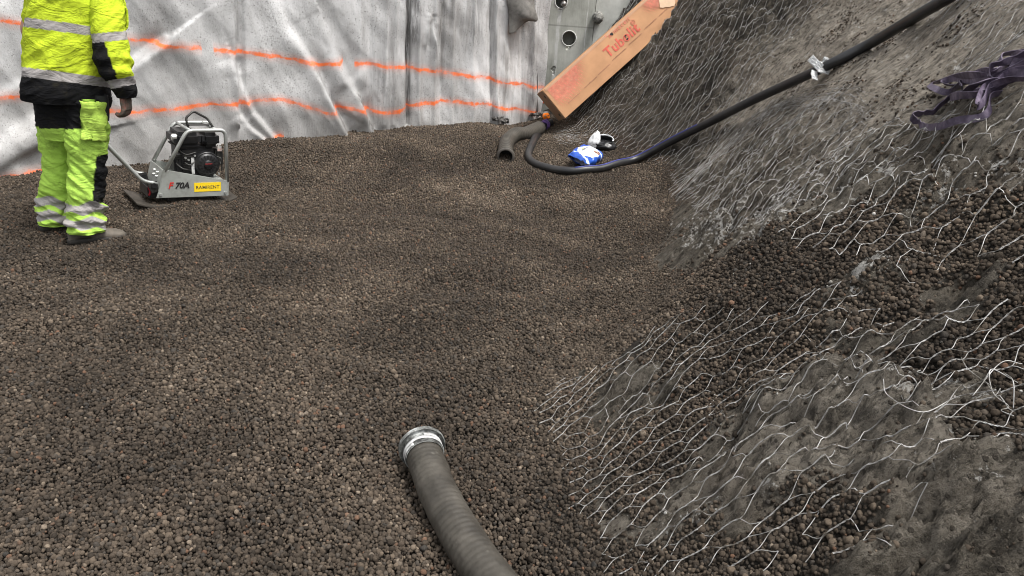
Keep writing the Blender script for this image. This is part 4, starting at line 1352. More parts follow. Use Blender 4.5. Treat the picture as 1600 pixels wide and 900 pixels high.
# white folded-back lip and black open mouth at the upper end
O2 = on_slope(949, 233, .085)
def mouth(name, mat, r0, a0, a1, lean, zoff, wid, flare):
    a = np.linspace(a0, a1, 60); h = np.linspace(0, 1, 14)
    A_, H_ = np.meshgrid(a, h, indexing='ij')
    rr = (1+flare*H_)*(1+0.10*pn(A_*1.7, H_*2, 0.3, 8))
    x = r0*1.10*np.cos(A_)*rr; y = r0*.62*np.sin(A_)*rr
    z = zoff+wid*H_+.010*pn(A_*3, H_*3, 2, 9)
    e1 = np.array([.90, .12, .10]); e1 /= np.linalg.norm(e1)
    e3 = np.array([.10, -.62, .78]); e3 -= e1*(e3 @ e1); e3 /= np.linalg.norm(e3)
    e2 = np.cross(e3, e1)
    P = O2+x[..., None]*e1+y[..., None]*e2+z[..., None]*e3
    P[..., 2] = np.maximum(P[..., 2], height(P[..., 0], P[..., 1])+.006)
    o_ = obj_np(name, P, grid_q(60, 14), mat, bag)
    md = o_.modifiers.new('s', 'SOLIDIFY'); md.thickness = .004
    return eval_mesh(o_)
mouth('black_lining', M_BAGK, .088, 0, 2*math.pi, 0, -.02, .062, .08)
a = np.linspace(0, 2*math.pi, 40)
bm = bmesh.new()
LC = O2+np.array([-.075, -.02, .015])
bmesh.ops.create_icosphere(bm, subdivisions=5, radius=1)
for vv in bm.verts:
    q = vv.co.copy()
    k_ = 1+.16*(1-2*abs(float(pn(q.x*1.7, q.y*1.7, q.z*1.7, 5))))+.07*(1-2*abs(float(pn(q.x*4, q.y*4, q.z*4, 6))))
    t_ = 1-.42*max(0, q.z)
    vv.co = Vector(LC)+Vector((q.x*.050*t_*k_+.022*q.z, q.y*.045*t_*k_, q.z*.085*k_))
lip = bm_obj('white_lip', bm, M_BAGW, bag, True)
lip2 = mouth('white_edge', M_BAGW, .093, -.4, 1.9, 0, .040, .008, .02)
mouth('lining_floor', M_BAGK, .02, 0, 2*math.pi, 0, -.012, .004, 4.6)
bm = bmesh.new()
bmesh.ops.create_icosphere(bm, subdivisions=4, radius=1, matrix=Matrix.Translation(O2+np.array([.03, .0, -.035])) @ Matrix.Diagonal((.115, .085, .05, 1)))
for vv in bm.verts:
    q = vv.co; vv.co = q+Vector((0, 0, 1))*0.016*float(pn(q.x*22, q.y*22, q.z*22, 7))
bm_obj('black_fold', bm, M_BAGK, bag, True)

# ------------------------------------------------------------------ plate compactor
PA, _k1 = on_z(244, 313, .065), 0
AZ = math.radians(39)
pl_tilt = math.radians(2.0)
MC = (Matrix.Translation((PA[0], PA[1], float(zground(PA[0:1], PA[1:2])[0]))) @ Matrix.Rotation(AZ, 4, 'Z') @ Matrix.Rotation(pl_tilt, 4, 'Y'))
MW = 0.36                                                            # body width
def cp(x, y, z): return np.array(MC @ Vector((x, y, z)))
def cpl(L_): return np.array([cp(*q) for q in L_])
pc = thing('plate_compactor', 'grey petrol plate compactor with a black engine standing on the gravel beside the worker', 'compactor', tuple(cp(.27, MW/2, 0)))
M_GALV = simple('worn_grey_paint', (.36, .375, .35), 0.45, 0.25, 0.10, (.17, .16, .14), 0.55, 9, 0.1, 60)
M_TUBE = simple('zinc_tube', (.47, .48, .46), 0.38, 0.55, 0.15, (.2, .19, .17), 0.4, 14)
M_ENG = simple('black_engine_plastic', (.013, .013, .014), 0.40, 0, 0.3, (.06, .055, .05), 0.4, 12)
M_ENG2 = simple('dark_engine_metal', (.055, .053, .05), 0.45, 0.5, 0.5, (.015, .014, .013), 0.6, 22)
M_PLATE = simple('earth_stained_steel', (.075, .066, .055), 0.6, 0.4, 0.4, (.11, .09, .07), 0.7, 14, 0.3, 60)
def cbox(bm, x0, x1, y0, y1, z0, z1, bev=0.004):
    add_box(bm, MC @ Matrix.Translation(((x0+x1)/2, (y0+y1)/2, (z0+z1)/2)), (x1-x0, y1-y0, z1-z0), bev)
def ctube(name, pts, r_, mat, parent=pc, n=60, sides=14):
    V, Q = tube(hermite(cpl(pts), n), r_, sides)
    return obj_np(name, V, Q, mat, parent)
def bent(pts, rb, k=8):
    """polyline with rounded corners, in machine coordinates"""
    out = [np.array(pts[0], float)]
    for a_, b_, c_ in zip(pts[:-2], pts[1:-1], pts[2:]):
        a_, b_, c_ = map(lambda q: np.array(q, float), (a_, b_, c_))
        d0 = (a_-b_)/np.linalg.norm(a_-b_); d1_ = (c_-b_)/np.linalg.norm(c_-b_)
        p0_, p1_ = b_+d0*rb, b_+d1_*rb
        for t_ in np.linspace(0, 1, k):
            out.append((1-t_)**2*p0_+2*t_*(1-t_)*b_+t_*t_*p1_)
    out.append(np.array(pts[-1], float))
    return np.array(out)
def ctube2(name, pts, r_, mat, rb=.05, parent=pc, sides=14):
    V, Q = tube(cpl(bent(pts, rb)), r_, sides)
    return obj_np(name, V, Q, mat, parent)
# base plate with turned-up ends
prof = [(-.140, .050), (-.125, .042), (-.060, .020), (-.02, .012), (.46, .012), (.50, .018), (.545, .038), (.560, .046)]
bm = bmesh.new()
up_ = [(x, z+.012) for x, z in reversed(prof)]
add_prism(bm, [cp(x, -.035, z) for x, z in prof]+[cp(x, -.035, z) for x, z in up_], tuple(cp(0, MW+.035, 0)-cp(0, -.035, 0)), .002)
bm_obj('base_plate', bm, M_PLATE, pc)
# exciter housing below the body, rubber feet
bm = bmesh.new(); cbox(bm, .08, .40, .05, MW-.05, .03, .12, .012)
bm_obj('exciter_housing', bm, M_ENG2, pc)
# body: two side panels, end plate, deck
def side(y0, y1):
    bm = bmesh.new()
    pts = [(0, .075), (.505, .060), (.512, .165), (.498, .178), (.080, .275), (.060, .272), (.028, .15)]
    add_prism(bm, [cp(x, y0, z) for x, z in pts], tuple(cp(0, y1, 0)-cp(0, y0, 0)), .003)
    return bm
bm_obj('side_panel', side(0, .008), M_GALV, pc)
bm_obj('side_panel', side(MW-.008, MW), M_GALV, pc)
bm = bmesh.new()
q = [(.02, .10), (.058, .270)]
add_prism(bm, [cp(.018, .009, .12), cp(.060, .009, .272), cp(.060, MW-.009, .272), cp(.018, MW-.009, .12)], tuple(cp(.008, 0, 0)-cp(0, 0, 0)), .002)
bm_obj('end_plate', bm, M_GALV, pc)
bm = bmesh.new()
add_prism(bm, [cp(.07, .009, .20), cp(.49, .009, .150), cp(.49, MW-.009, .150), cp(.07, MW-.009, .20)], tuple(cp(0, 0, .008)-cp(0, 0, 0)))
bm_obj('engine_deck', bm, M_GALV, pc)
bm = bmesh.new(); cbox(bm, .485, .496, .009, MW-.009, .07, .165, .002)
bm_obj('front_plate', bm, M_GALV, pc)
bm = bmesh.new(); cbox(bm, .36, .47, .012, .10, .162, .190, .004)
bm_obj('engine_foot', bm, M_GALV, pc)
# roll frame
for y in (.012, MW-.012):
    ctube2('frame_tube', [(.072, y, .262), (.235, y, .548), (.502, y, .548), (.502, y, .165)], .0135, M_TUBE, .045)
ctube2('cross_tube', [(.255, .012, .548), (.255, MW-.012, .548)], .011, M_TUBE)
ctube2('cross_tube', [(.44, .012, .548), (.44, MW-.012, .548)], .011, M_TUBE)
bm = bmesh.new(); cbox(bm, .26, .44, MW/2-.02, MW/2+.02, .556, .562, .002)
bm_obj('lifting_bar', bm, M_ENG2, pc)
ctube2('lifting_hook', [(.265, MW/2-.09, .556), (.255, MW/2-.08, .622), (.315, MW/2-.06, .668), (.415, MW/2-.05, .612), (.440, MW/2-.09, .552)], .0085, M_ENG2, .02)
# engine
eng_b = bmesh.new()
cbox(eng_b, .19, .45, .075, .30, .19, .42, .02)
cbox(eng_b, .16, .24, .10, .24, .22, .34, .014)
eng = bm_obj('engine', eng_b, M_ENG, pc, True, 35)
def epart(name, bm, mat, smooth=True): return bm_obj(name, bm, mat, eng, smooth, 35)
bm = bmesh.new(); cbox(bm, .160, .348, .05, .31, .420, .528, .03); cbox(bm, .17, .34, .07, .29, .405, .44, .012); epart('fuel_tank', bm, M_ENG)
bm = bmesh.new(); cbox(bm, .352, .475, .05, .26, .415, .520, .025); cbox(bm, .355, .47, .048, .262, .452, .462, .004); epart('air_filter_box', bm, M_ENG)
c = cp(.168, .10, .488)
rotX = MC.to_3x3().to_4x4() @ Matrix.Rotation(math.pi/2, 4, 'Y')
rotY = MC.to_3x3().to_4x4() @ Matrix.Rotation(math.pi/2, 4, 'X')
bm = bmesh.new(); bmesh.ops.create_cone(bm, cap_ends=True, segments=24, radius1=.024, radius2=.024, depth=.035, matrix=Matrix.Translation(c) @ rotX)
bmesh.ops.bevel(bm, geom=list(bm.edges), offset=.005, segments=2, affect='EDGES')
epart('fuel_cap', bm, simple('chrome_cap', (.72, .71, .66), 0.3, 0.6, 0.1))
# recoil starter: domed disc with a ring of slots
bm = bmesh.new()
for r0_, r1_, d_, yy in ((.094, .088, .05, .065), (.080, .066, .016, .034), (.034, .028, .012, .022)):
    bmesh.ops.create_cone(bm, cap_ends=True, segments=40, radius1=r0_, radius2=r1_, depth=d_, matrix=Matrix.Translation(cp(.375, yy, .296)) @ rotY)
bmesh.ops.bevel(bm, geom=list(bm.edges), offset=.003, segments=1, affect='EDGES')
rec = epart('recoil_starter', bm, M_ENG)
bm = bmesh.new()
for i in range(16):
    a_ = i*2*math.pi/16
    add_box(bm, MC @ Matrix.Translation((.375+.056*math.cos(a_), .0255, .296+.056*math.sin(a_))) @ Matrix.Rotation(-a_, 4, 'Y'), (.024, .004, .007), 0)
epart('cooling_slot', bm, simple('slot_black', (.004, .004, .004), 0.8), False)
bm = bmesh.new(); cbox(bm, .35, .40, .0135, .0155, .300, .306, 0)
epart('maker_plate', bm, simple('dull_red_mark', (.25, .02, .02), 0.6))
bm = bmesh.new(); cbox(bm, .265, .287, .055, .060, .225, .345, .001); epart('white_label', bm, simple('white_label_paper', (.62, .62, .60), 0.6, 0, 0.1, (.1, .1, .1), 0.6, 60))
bm = bmesh.new()
for i in range(9): cbox(bm, .215, .30, .07, .085, .235+i*.014, .241+i*.014, .001)
epart('cooling_fin', bm, M_ENG2)
bm = bmesh.new(); bmesh.ops.create_cone(bm, cap_ends=True, segments=20, radius1=.035, radius2=.035, depth=.09, matrix=Matrix.Translation(cp(.20, .12, .355)) @ rotX)
bmesh.ops.bevel(bm, geom=list(bm.edges), offset=.006, segments=2, affect='EDGES'); epart('carburettor', bm, M_ENG2)
bm = bmesh.new(); cbox(bm, .44, .495, .06, .20, .28, .40, .01); epart('muffler', bm, M_ENG2)
bm = bmesh.new(); cbox(bm, .452, .485, .052, .056, .385, .425, .002); epart('warning_label', bm, simple('label_paper', (.6, .58, .54), 0.6, 0, 0.1, (.5, .06, .04), 0.7, 50))
for V, Q in [tube(hermite(cpl(k_), 24), .005, 8) for k_ in ([(.17, .09, .30), (.20, .05, .27), (.26, .06, .25), (.29, .07, .22)], [(.19, .10, .40), (.23, .05, .37), (.30, .045, .385)], [(.44, .05, .35), (.47, .03, .33), (.475, .04, .24)],
                                                          [(.22, .06, .31), (.25, .04, .295), (.285, .06, .31)])]:
    obj_np('fuel_line', V, Q, M_ENG2, eng)
for x, z in ((.225, .345), (.245, .33), (.29, .36), (.455, .22), (.47, .30)):
    bm = bmesh.new(); bmesh.ops.create_cone(bm, cap_ends=True, segments=6, radius1=.008, radius2=.008, depth=.012, matrix=Matrix.Translation(cp(x, .05, z)) @ rotY); epart('bolt', bm, M_TUBE, False)
# bolts on the body
for x, y, z in ((.030, -.004, .100), (.480, -.004, .088)):
    bm = bmesh.new(); bmesh.ops.create_cone(bm, cap_ends=True, segments=6, radius1=.011, radius2=.010, depth=.010, matrix=Matrix.Translation(cp(x, y, z)) @ rotY)
    bm_obj('bolt', bm, M_TUBE, pc)
for dz in (.205, .235):
    for dy in (.12, .20):
        x = .018+(dz-.12)/.152*.042-.004
        bm = bmesh.new(); bmesh.ops.create_cone(bm, cap_ends=True, segments=12, radius1=.010, radius2=.010, depth=.014, matrix=Matrix.Translation(cp(x, dy, dz)) @ rotX)
        bm_obj('bolt', bm, M_TUBE, pc)
# handle hinged on the back end
hd = thing('handle', '', '', tuple(cp(-.02, MW/2, .18))); del hd['label']; del hd['category']
hd.parent = pc; hd.location = Vector(hd.location)-Vector(pc.location)
HW = Vector(pc.location)+Vector(hd.location)
def hpart(name, V, Q, mat):
    return obj_np(name, V, Q, mat, hd)
for y, yy in ((.03, .03), (MW-.03, MW-.03)):
    P_ = cpl(bent([(.02, y, .178), (-.07, y, .190), (-.40, yy, .62), (-.47, yy, .80)], .055))
    V, Q = tube(P_, .0130, 14); hpart('handle_tube', V, Q, M_TUBE)
V, Q = tube(cpl(bent([(-.47, .03, .79), (-.48, .03, .83), (-.48, MW-.03, .83), (-.47, MW-.03, .79)], .03)), .0135, 14); hpart('grip', V, Q, M_ENG)
for y in (.02, MW-.05):
    bm = bmesh.new()
    add_prism(bm, [cp(-.055, y, .185), cp(.02, y, .195), cp(.025, y, .12), (cp(-.02, y, .105))], tuple(cp(0, .02, 0)-cp(0, 0, 0)), .003)
    bm_obj('hinge_bracket', bm, M_ENG2, pc)
    bm = bmesh.new(); bmesh.ops.create_cone(bm, cap_ends=True, segments=14, radius1=.018, radius2=.018, depth=.04, matrix=Matrix.Translation(cp(-.005, y+.01, .165)) @ rotY)
    bm_obj('rubber_mount', bm, M_ENG, pc)
bm = bmesh.new(); cbox(bm, -.04, .03, .06, MW-.06, .06, .15, .01); bm_obj('rear_mount', bm, M_ENG, pc)
V, Q = tube(hermite(cpl([(-.030, .055, .185), (-.034, .045, .15), (-.026, .050, .115), (-.032, .06, .085)]), 30), .007, 8)
obj_np('red_cord', V, Q, simple('red_cord', (.45, .015, .03), 0.6), pc)
# markings on the near side panel
def panel_M(x, z, rot=0.0, sh=0.0):
    return MC @ Matrix.Translation((x, -.0028, z)) @ Matrix.Rotation(rot, 4, 'Y') @ Matrix.Rotation(math.pi/2, 4, 'X')
text_mesh('lettering', 'F', .062, simple('red_decal', (.60, .03, .02), 0.5), pc, panel_M(.082, .142, .03), .0016, .001, .25)
text_mesh('lettering', '70A', .058, M_INK, pc, panel_M(.128, .141, .03), .0022, .001, .25)
bm = bmesh.new(); add_box(bm, MC @ Matrix.Translation((.355, -.0015, .137)) @ Matrix.Rotation(.02, 4, 'Y'), (.19, .002, .066), 0)
st = bm_obj('sticker', bm, simple('yellow_sticker', (.86, .60, .015), 0.5, 0, 0.06), pc)
tx = text_mesh('lettering', 'RAMIRENT', .034, simple('sticker_print', (.09, .075, .03), 0.6), None, panel_M(.271, .126, .02), .0004, .001, 0, 1.04)
world_child(tx, st)

# ------------------------------------------------------------------ worker
PB = np.array([-2.62, 4.40, 0.0])
PX = np.array([.865, .50, 0.0]); PX /= np.linalg.norm(PX); PY = np.array([-PX[1], PX[0], 0])
def LP(u, v, dy=0.0):
    """picture point -> (X, Z) on the upright plane through the worker, dy metres behind it"""
    q = on_plane(u, v, PB+PY*dy, PY)
    return float((q-PB) @ PX), float(q[2])
def to_w(X, Y, Z): return PB+np.asarray(X)[..., None]*PX+np.asarray(Y)[..., None]*PY+np.asarray(Z)[..., None]*np.array([0, 0, 1.])
def pix_of(W_): return project(W_)
person = thing('person', 'worker in a yellow and black high visibility jacket and trousers standing on the gravel', 'person', tuple(PB))

def limb(keys, N, M, pw=2.2):
    """keys: rows (X, Y, Z, rx, ry); horizontal-ish rings -> (N,M,3) local, ang, t"""
    K = hermite(np.asarray(keys, float), N)
    a = np.linspace(0, 2*math.pi, M, endpoint=False)
    ca, sa = np.cos(a), np.sin(a)
    ex = np.sign(ca)*np.abs(ca)**(2/pw); ey = np.sign(sa)*np.abs(sa)**(2/pw)
    # tilt each ring square to the limb in the X-Z and Y-Z planes
    d = np.gradient(K[:, :3], axis=0); d /= np.linalg.norm(d, axis=1, keepdims=True)
    zx = np.clip(d[:, 0]/np.where(np.abs(d[:, 2]) < .2, .2*np.sign(d[:, 2]+1e-9), d[:, 2]), -1.2, 1.2)
    X = K[:, 0:1]+K[:, 3:4]*ex[None]; Y = K[:, 1:2]+K[:, 4:5]*ey[None]
    Z = K[:, 2:3]-0.6*zx[:, None]*K[:, 3:4]*ex[None]
    n = np.stack([np.broadcast_to(ca, X.shape), np.broadcast_to(sa, X.shape)], -1)
    return X, Y, Z, n, np.broadcast_to(a[None], X.shape), np.broadcast_to(np.linspace(0, 1, N)[:, None], X.shape)

def rows_px(rows, dy, ry_k, ry0=None):
    """rows (v, left, right): pixel edges of a limb -> keys at depth dy"""
    out = []
    for i, (v, l, r_) in enumerate(rows):
        xl, z = LP(l, v, dy); xr, _ = LP(r_, v, dy)
        rx = (xr-xl)/2
        out.append(((xl+xr)/2, dy, z, rx, rx*ry_k if ry0 is None else ry0[i]))
    return out

def mat_cloth():
    g = NG('high_visibility_cloth')
    c = g.attr('zone', 'Color')
    f = g.noise(7, 6, 0.7); f2 = g.noise(28, 5, 0.7)
    dirt = g.math('MULTIPLY', g.ss(0.50, 0.70, g.math('ADD', g.math('MULTIPLY', f, 0.65), g.math('MULTIPLY', f2, 0.35))), 0.62)
    c = g.mix(dirt, c, g.mix(0.35, (.040, .035, .020), c))
    g.set(color=c, rough=0.85, spec=0.06)
    wr = g.noise(6, 3, 0.55, g.co(sc=(1, 1, 2.4), rot=(0.3, 0.5, 0)), 1.2)
    wr = g.math('ABSOLUTE', g.math('SUBTRACT', wr, 0.5))
    g.bump(g.math('ADD', g.math('MULTIPLY', wr, 1.0), g.math('MULTIPLY', g.noise(240, 2, 0.6), 0.03)), 0.45, 0.045)
    return g.m
M_CLOTH = mat_cloth()
YEL = np.array([.50, .62, .035]); YG = np.array([.40, .63, .10]); BLK = np.array([.013, .013, .014]); REF = np.array([.33, .31, .30])
def cloth_wrinkle(X, Y, Z, n, amp, sc, seed, tilt=0.0):
    w1 = ridged(X*2.0*sc+Y*1.5*sc, Y*2*sc, Z*5.5*sc+tilt*X*5*sc, 3, seed)
    w2 = pn(X*6*sc, Y*6*sc, Z*9*sc, seed+5)
    d = amp*(w1*0.55-0.35+0.35*w2)
    return X+n[..., 0]*d, Y+n[..., 1]*d, Z
def set_zone(shape, base): return np.broadcast_to(base, shape+(3,)).copy()
def rgba(c): return np.concatenate([c, np.ones(c.shape[:-1]+(1,))], -1)
def inpoly(u, v, P): return poly_sd(u, v, P) > 0

# --- body, one continuous figure (mostly inside the clothes)
def P3(u, v, dy): x, z = LP(u, v, dy); return np.array([x, dy, z])
SHR = P3(168, -12, -.20); SHL = P3(62, -22, .20)
ELB = P3(176, 78, -.25); WR = P3(191, 150, -.22)
ELBL = P3(47, 52, .24); WRL = P3(120, 70, .40)
HIP = P3(110, 175, .03)
NECK = P3(122, -45, 0); HEAD = P3(132, -95, .02)
def tub_l(keys, sides=16):
    K = hermite(np.asarray(keys, float), 40)
    return tube(to_w(K[:, 0], K[:, 1], K[:, 2]), np.maximum(K[:, 3], .004), sides)
parts = []
chest = P3(118, 40, 0)
parts.append(tub_l([(*(HIP+[0, 0, -.02]), .07), (*HIP, .10), (*P3(112, 120, 0), .115), (*chest, .145), (*P3(118, -12, 0), .12), (*NECK, .058), (*(NECK+[.01, 0, .08]), .056)], 24))
parts.append(tub_l([(*SHL, .045), (*chest*0.35+SHL*.65, .07), (*(chest*.35+SHR*.65), .07), (*SHR, .045)], 20))
parts.append(tub_l([(*SHR, .045), (*((SHR+ELB)/2), .046), (*ELB, .044), (*((ELB+WR)/2), .040), (*WR, .029)]))
parts.append(tub_l([(*SHL, .045), (*((SHL+ELBL)/2), .046), (*ELBL, .044), (*((ELBL+WRL)/2), .040), (*WRL, .029)]))
KNR = P3(134, 270, -.09); ANR = P3(125, 352, -.09); KNL = P3(87, 265, .16); ANL = P3(82, 345, .16)
parts.append(tub_l([(*(HIP+[.05, -.08, 0]), .068), (*KNR, .062), (*(KNR*.6+ANR*.4), .058), (*ANR, .042)]))
parts.append(tub_l([(*(HIP+[-.02, .10, 0]), .068), (*KNL, .062), (*(KNL*.6+ANL*.4), .058), (*ANL, .042)]))
# head, looking down at the machine: skull, face with brow, nose, mouth, chin, ears
FW = np.array([.80, .50, -.34]); FW /= np.linalg.norm(FW)          # local (X, Y, Z) facing
UPV = np.array([0, 0, 1.])-FW*FW[2]; UPV /= np.linalg.norm(UPV); SDV = np.cross(FW, UPV)
nh, mh = 40, 40
th = np.linspace(0.02, math.pi-.02, nh)[:, None]; ph = np.linspace(0, 2*math.pi, mh, endpoint=False)[None]
hx = np.sin(th)*np.cos(ph); hy = np.sin(th)*np.sin(ph); hz = np.cos(th)*np.ones_like(ph)
fx = .098*hx+0; sx = .075*hy*(1-.22*np.clip(-hz, 0, 1)); uz = .118*hz
front = np.clip(hx, 0, 1)
fx = fx+front**4*(.020*np.exp(-((uz+.012)/.022)**2-(hy/.16)**2)      # nose
                  + .006*np.exp(-((uz-.028)/.012)**2)                # brow
                  - .008*np.exp(-((uz-.012)/.010)**2-((np.abs(hy)-.42)/.18)**2)  # eye sockets
                  + .006*np.exp(-((uz+.052)/.008)**2-(hy/.30)**2)    # lips
                  + .012*np.exp(-((uz+.088)/.018)**2-(hy/.4)**2))    # chin
sx = sx+np.sign(hy)*.016*np.exp(-((hx+.05)/.22)**2-((uz+.005)/.030)**2)*(np.abs(hy) > .8)
Lh = HEAD+fx[..., None]*FW+sx[..., None]*SDV+uz[..., None]*UPV
parts.append((to_w(Lh[..., 0], Lh[..., 1], Lh[..., 2]).reshape(-1, 3), grid_q(nh, mh, True)))
V, Q = join(parts)
M_SKIN = simple('skin', (.42, .24, .17), 0.55, 0, 0.1)
body = obj_np('body', V, Q, M_SKIN, person)
md = body.modifiers.new('r', 'REMESH'); md.mode = 'VOXEL'; md.voxel_size = 0.0085; md.use_smooth_shade = True
eval_mesh(body)
# helmet
M_HELM = simple('white_helmet_shell', (.72, .72, .70), 0.35)
th2 = np.linspace(0.01, math.pi*.5, 20)[:, None]
hx = np.sin(th2)*np.cos(ph); hy = np.sin(th2)*np.sin(ph); hz = np.cos(th2)*np.ones_like(ph)
brim = sstep(.9, 1.0, np.sin(th2))*np.ones_like(ph)
Lh = HEAD+np.array([0, 0, 0])+UPV*.022+((.125+brim*(.012+.03*np.clip(np.cos(ph), 0, 1)))*hx)[..., None]*FW+((.098+brim*.012)*hy)[..., None]*SDV+(.118*hz)[..., None]*UPV
helm = obj_np('helmet', to_w(Lh[..., 0], Lh[..., 1], Lh[..., 2]), grid_q(20, mh, True), M_HELM, person)
md = helm.modifiers.new('s', 'SOLIDIFY'); md.thickness = .004
eval_mesh(helm)

# --- trousers
def leg(rows, dy, seed, kx):
    K = rows_px(rows, dy, .98)
    K = [(x+0, y, z, rx*1.0, ry) for x, y, z, rx, ry in K]
    X, Y, Z, n, a_, t_ = limb(K, 150, 72)
    am = 0.034+0.012*sstep(.55, .9, t_)
    X, Y, Z = cloth_wrinkle(X, Y, Z, n, am, 1.5, seed, 0.9)
    # concertina folds above the boot
    d = 0.008*np.sin(Z*95+2.2*np.sin(a_*1.0)+pn(X*9, Y*9, Z*4, seed)*3)*sstep(.62, .8, t_)*(1-sstep(.97, 1, t_))
    X = X+n[..., 0]*d; Y = Y+n[..., 1]*d
    return X, Y, Z, n
tp = []
Xr, Yr, Zr, _ = leg([(150, 98, 170), (175, 99, 169), (200, 102, 168), (225, 105, 167), (250, 107, 165), (280, 108, 163), (310, 106, 161), (330, 107, 161), (348, 105, 160), (362, 107, 162)], -.085, 11, 1)
Xl, Yl, Zl, _ = leg([(150, 54, 122), (175, 57, 120), (200, 61, 116), (225, 64, 114), (250, 66, 113), (280, 67, 113), (300, 64, 112), (320, 62, 111), (338, 63, 110), (351, 65, 107)], .155, 23, -1)
Wr_ = to_w(Xr, Yr, Zr); Wl_ = to_w(Xl, Yl, Zl)
ur, vr = pix_of(Wr_); ul, vl = pix_of(Wl_)
def paint_leg(u, v, Z, right):
    c = set_zone(u.shape, YG)
    if right:
        c[inpoly(u, v, [(60, 120), (128, 120), (127, 202), (60, 202)])] = BLK
        c[inpoly(u, v, [(149, 140), (190, 140), (190, 182), (164, 182), (150, 176)])] = BLK
        c[inpoly(u, v, [(151, 244), (185, 238), (180, 318), (144, 316), (147, 280)])] = BLK
        b0, b1 = 318+4*np.sin(u*.12), 334+3*np.sin(u*.15+1)
        c[(v > b0) & (v < b1)] = REF
        c[(v > b0+24) & (v < b1+24)] = REF
    else:
        c[v < 198] = BLK
        b0 = 307+0.14*(u-62)+3*np.sin(u*.14)
        c[(v > b0) & (v < b0+14)] = REF
        c[(v > b0+22) & (v < b0+37)] = REF
    return c
tp.append((Wr_, paint_leg(ur, vr, Zr, True), 150, 72)); tp.append((Wl_, paint_leg(ul, vl, Zl, False), 150, 72))
K = rows_px([(118, 58, 160), (150, 52, 168), (175, 55, 167), (196, 60, 166), (216, 68, 162)], .03, .85)
X, Y, Z, n, a_, t_ = limb(K, 70, 90)
X, Y, Z = cloth_wrinkle(X, Y, Z, n, .010, 1.5, 31)
W_ = to_w(X, Y, Z); u, v = pix_of(W_)
c = set_zone(u.shape, BLK)
c[(u > 127) & (u < 153) & (v > 150)] = YG
c[(v > 201)] = YG
tp.append((W_, c, 70, 90))
Vs = []; Qs = []; Cs = []; o0 = 0
for W_, c, N_, M_n in tp:
    Vs.append(W_.reshape(-1, 3)); Qs.append(grid_q(N_, M_n, True)+o0); Cs.append(rgba(c).reshape(-1, 4)); o0 += N_*M_n
obj_np('trousers', np.concatenate(Vs), np.concatenate(Qs), M_CLOTH, person, True, {'zone': ('FLOAT_COLOR', np.concatenate(Cs))})
# thigh pocket on the right leg
def on_leg(u, v, out):
    i = np.argmin((ur-u)**2+(vr-v)**2+1e4*(Yr > -.085)); k = np.unravel_index(i, ur.shape)
    return Wr_[k]-PY*out
g_u = np.linspace(128, 163, 16); g_v = np.linspace(158, 219, 20)
S_ = np.array([[on_leg(u, v, .016+.006*math.sin(u*.5)*math.sin(v*.2)) for v in g_v] for u in g_u])
for _ in range(2): S_[1:-1, 1:-1] = (S_[:-2, 1:-1]+S_[2:, 1:-1]+S_[1:-1, :-2]+S_[1:-1, 2:]+2*S_[1:-1, 1:-1])/6
pk_ = obj_np('thigh_pocket', S_, grid_q(16, 20), M_CLOTH, person, True, {'zone': ('FLOAT_COLOR', rgba(set_zone((16, 20), YG*np.array([1.05, .97, 1]))))})
md = pk_.modifiers.new('s', 'SOLIDIFY'); md.thickness = .022; md.offset = 1
eval_mesh(pk_)
# holster pocket hanging from the belt in front of the thigh
x, z = LP(160, 166, -.19)
V_ = []
for zz_, hw_ in ((.06, .034), (.02, .036), (-.04, .033), (-.085, .026)):
    V_.append([(x+hw_*math.cos(t_), -.17+.026*math.sin(t_), z+zz_) for t_ in np.linspace(0, 2*math.pi, 20, endpoint=False)])
V_ = np.array(V_)
hk = hermite(V_.reshape(4, -1), 20).reshape(20, 20, 3)
obj_np('tool_pocket', to_w(hk[..., 0], hk[..., 1], hk[..., 2]), grid_q(20, 20, True), simple('black_canvas', (.014, .014, .015), 0.8), person)

# --- jacket
jp = []
rows = [(-52, 92, 148), (-36, 58, 182), (-15, 44, 192), (10, 43, 194), (40, 41, 190), (70, 40, 182), (100, 38, 174), (125, 37, 170), (145, 37, 170), (156, 38, 171)]
K = rows_px(rows, 0.0, .62, [.07, .16, .20, .205, .205, .205, .205, .205, .205, .20])
X, Y, Z, n, a_, t_ = limb(K, 190, 150, 2.4)
am = .018+.006*sstep(.5, .8, t_)
X, Y, Z = cloth_wrinkle(X, Y, Z, n, am, 1.25, 51, -0.8)
d = .006*(1-2*np.abs(pn(X*5+Z*7, Y*3, Z*3-X*4, 61)))
X = X+n[..., 0]*d; Y = Y+n[..., 1]*d
W_ = to_w(X, Y, Z); u, v = pix_of(W_)
c = set_zone(u.shape, YEL)
vv_ = v-.13*(u-38)
c[vv_ > 105] = REF
c[vv_ > 119.5] = BLK
c[(vv_ > 27) & (vv_ < 42)] = REF
c[(vv_ > 147)] = BLK*0.5
jp.append((W_, c, 190, 150))
def sleeve(rows, dys, seed):
    K = []
    for (v, l, r_), dy in zip(rows, dys):
        xl, z = LP(l, v, dy); xr, _ = LP(r_, v, dy); rx = (xr-xl)/2
        K.append(((xl+xr)/2, dy, z, rx, rx*1.02))
    X, Y, Z, n, a_, t_ = limb(K, 170, 72, 2.1)
    X, Y, Z = cloth_wrinkle(X, Y, Z, n, .014, 1.6, seed, -1.3)
    fo = .007*np.sin(Z*70+1.8*np.sin(a_)+3*pn(X*7, Y*7, Z*5, seed))*sstep(.45, .6, t_)*(1-sstep(.8, .9, t_))
    X = X+n[..., 0]*fo; Y = Y+n[..., 1]*fo
    return to_w(X, Y, Z), t_, Z
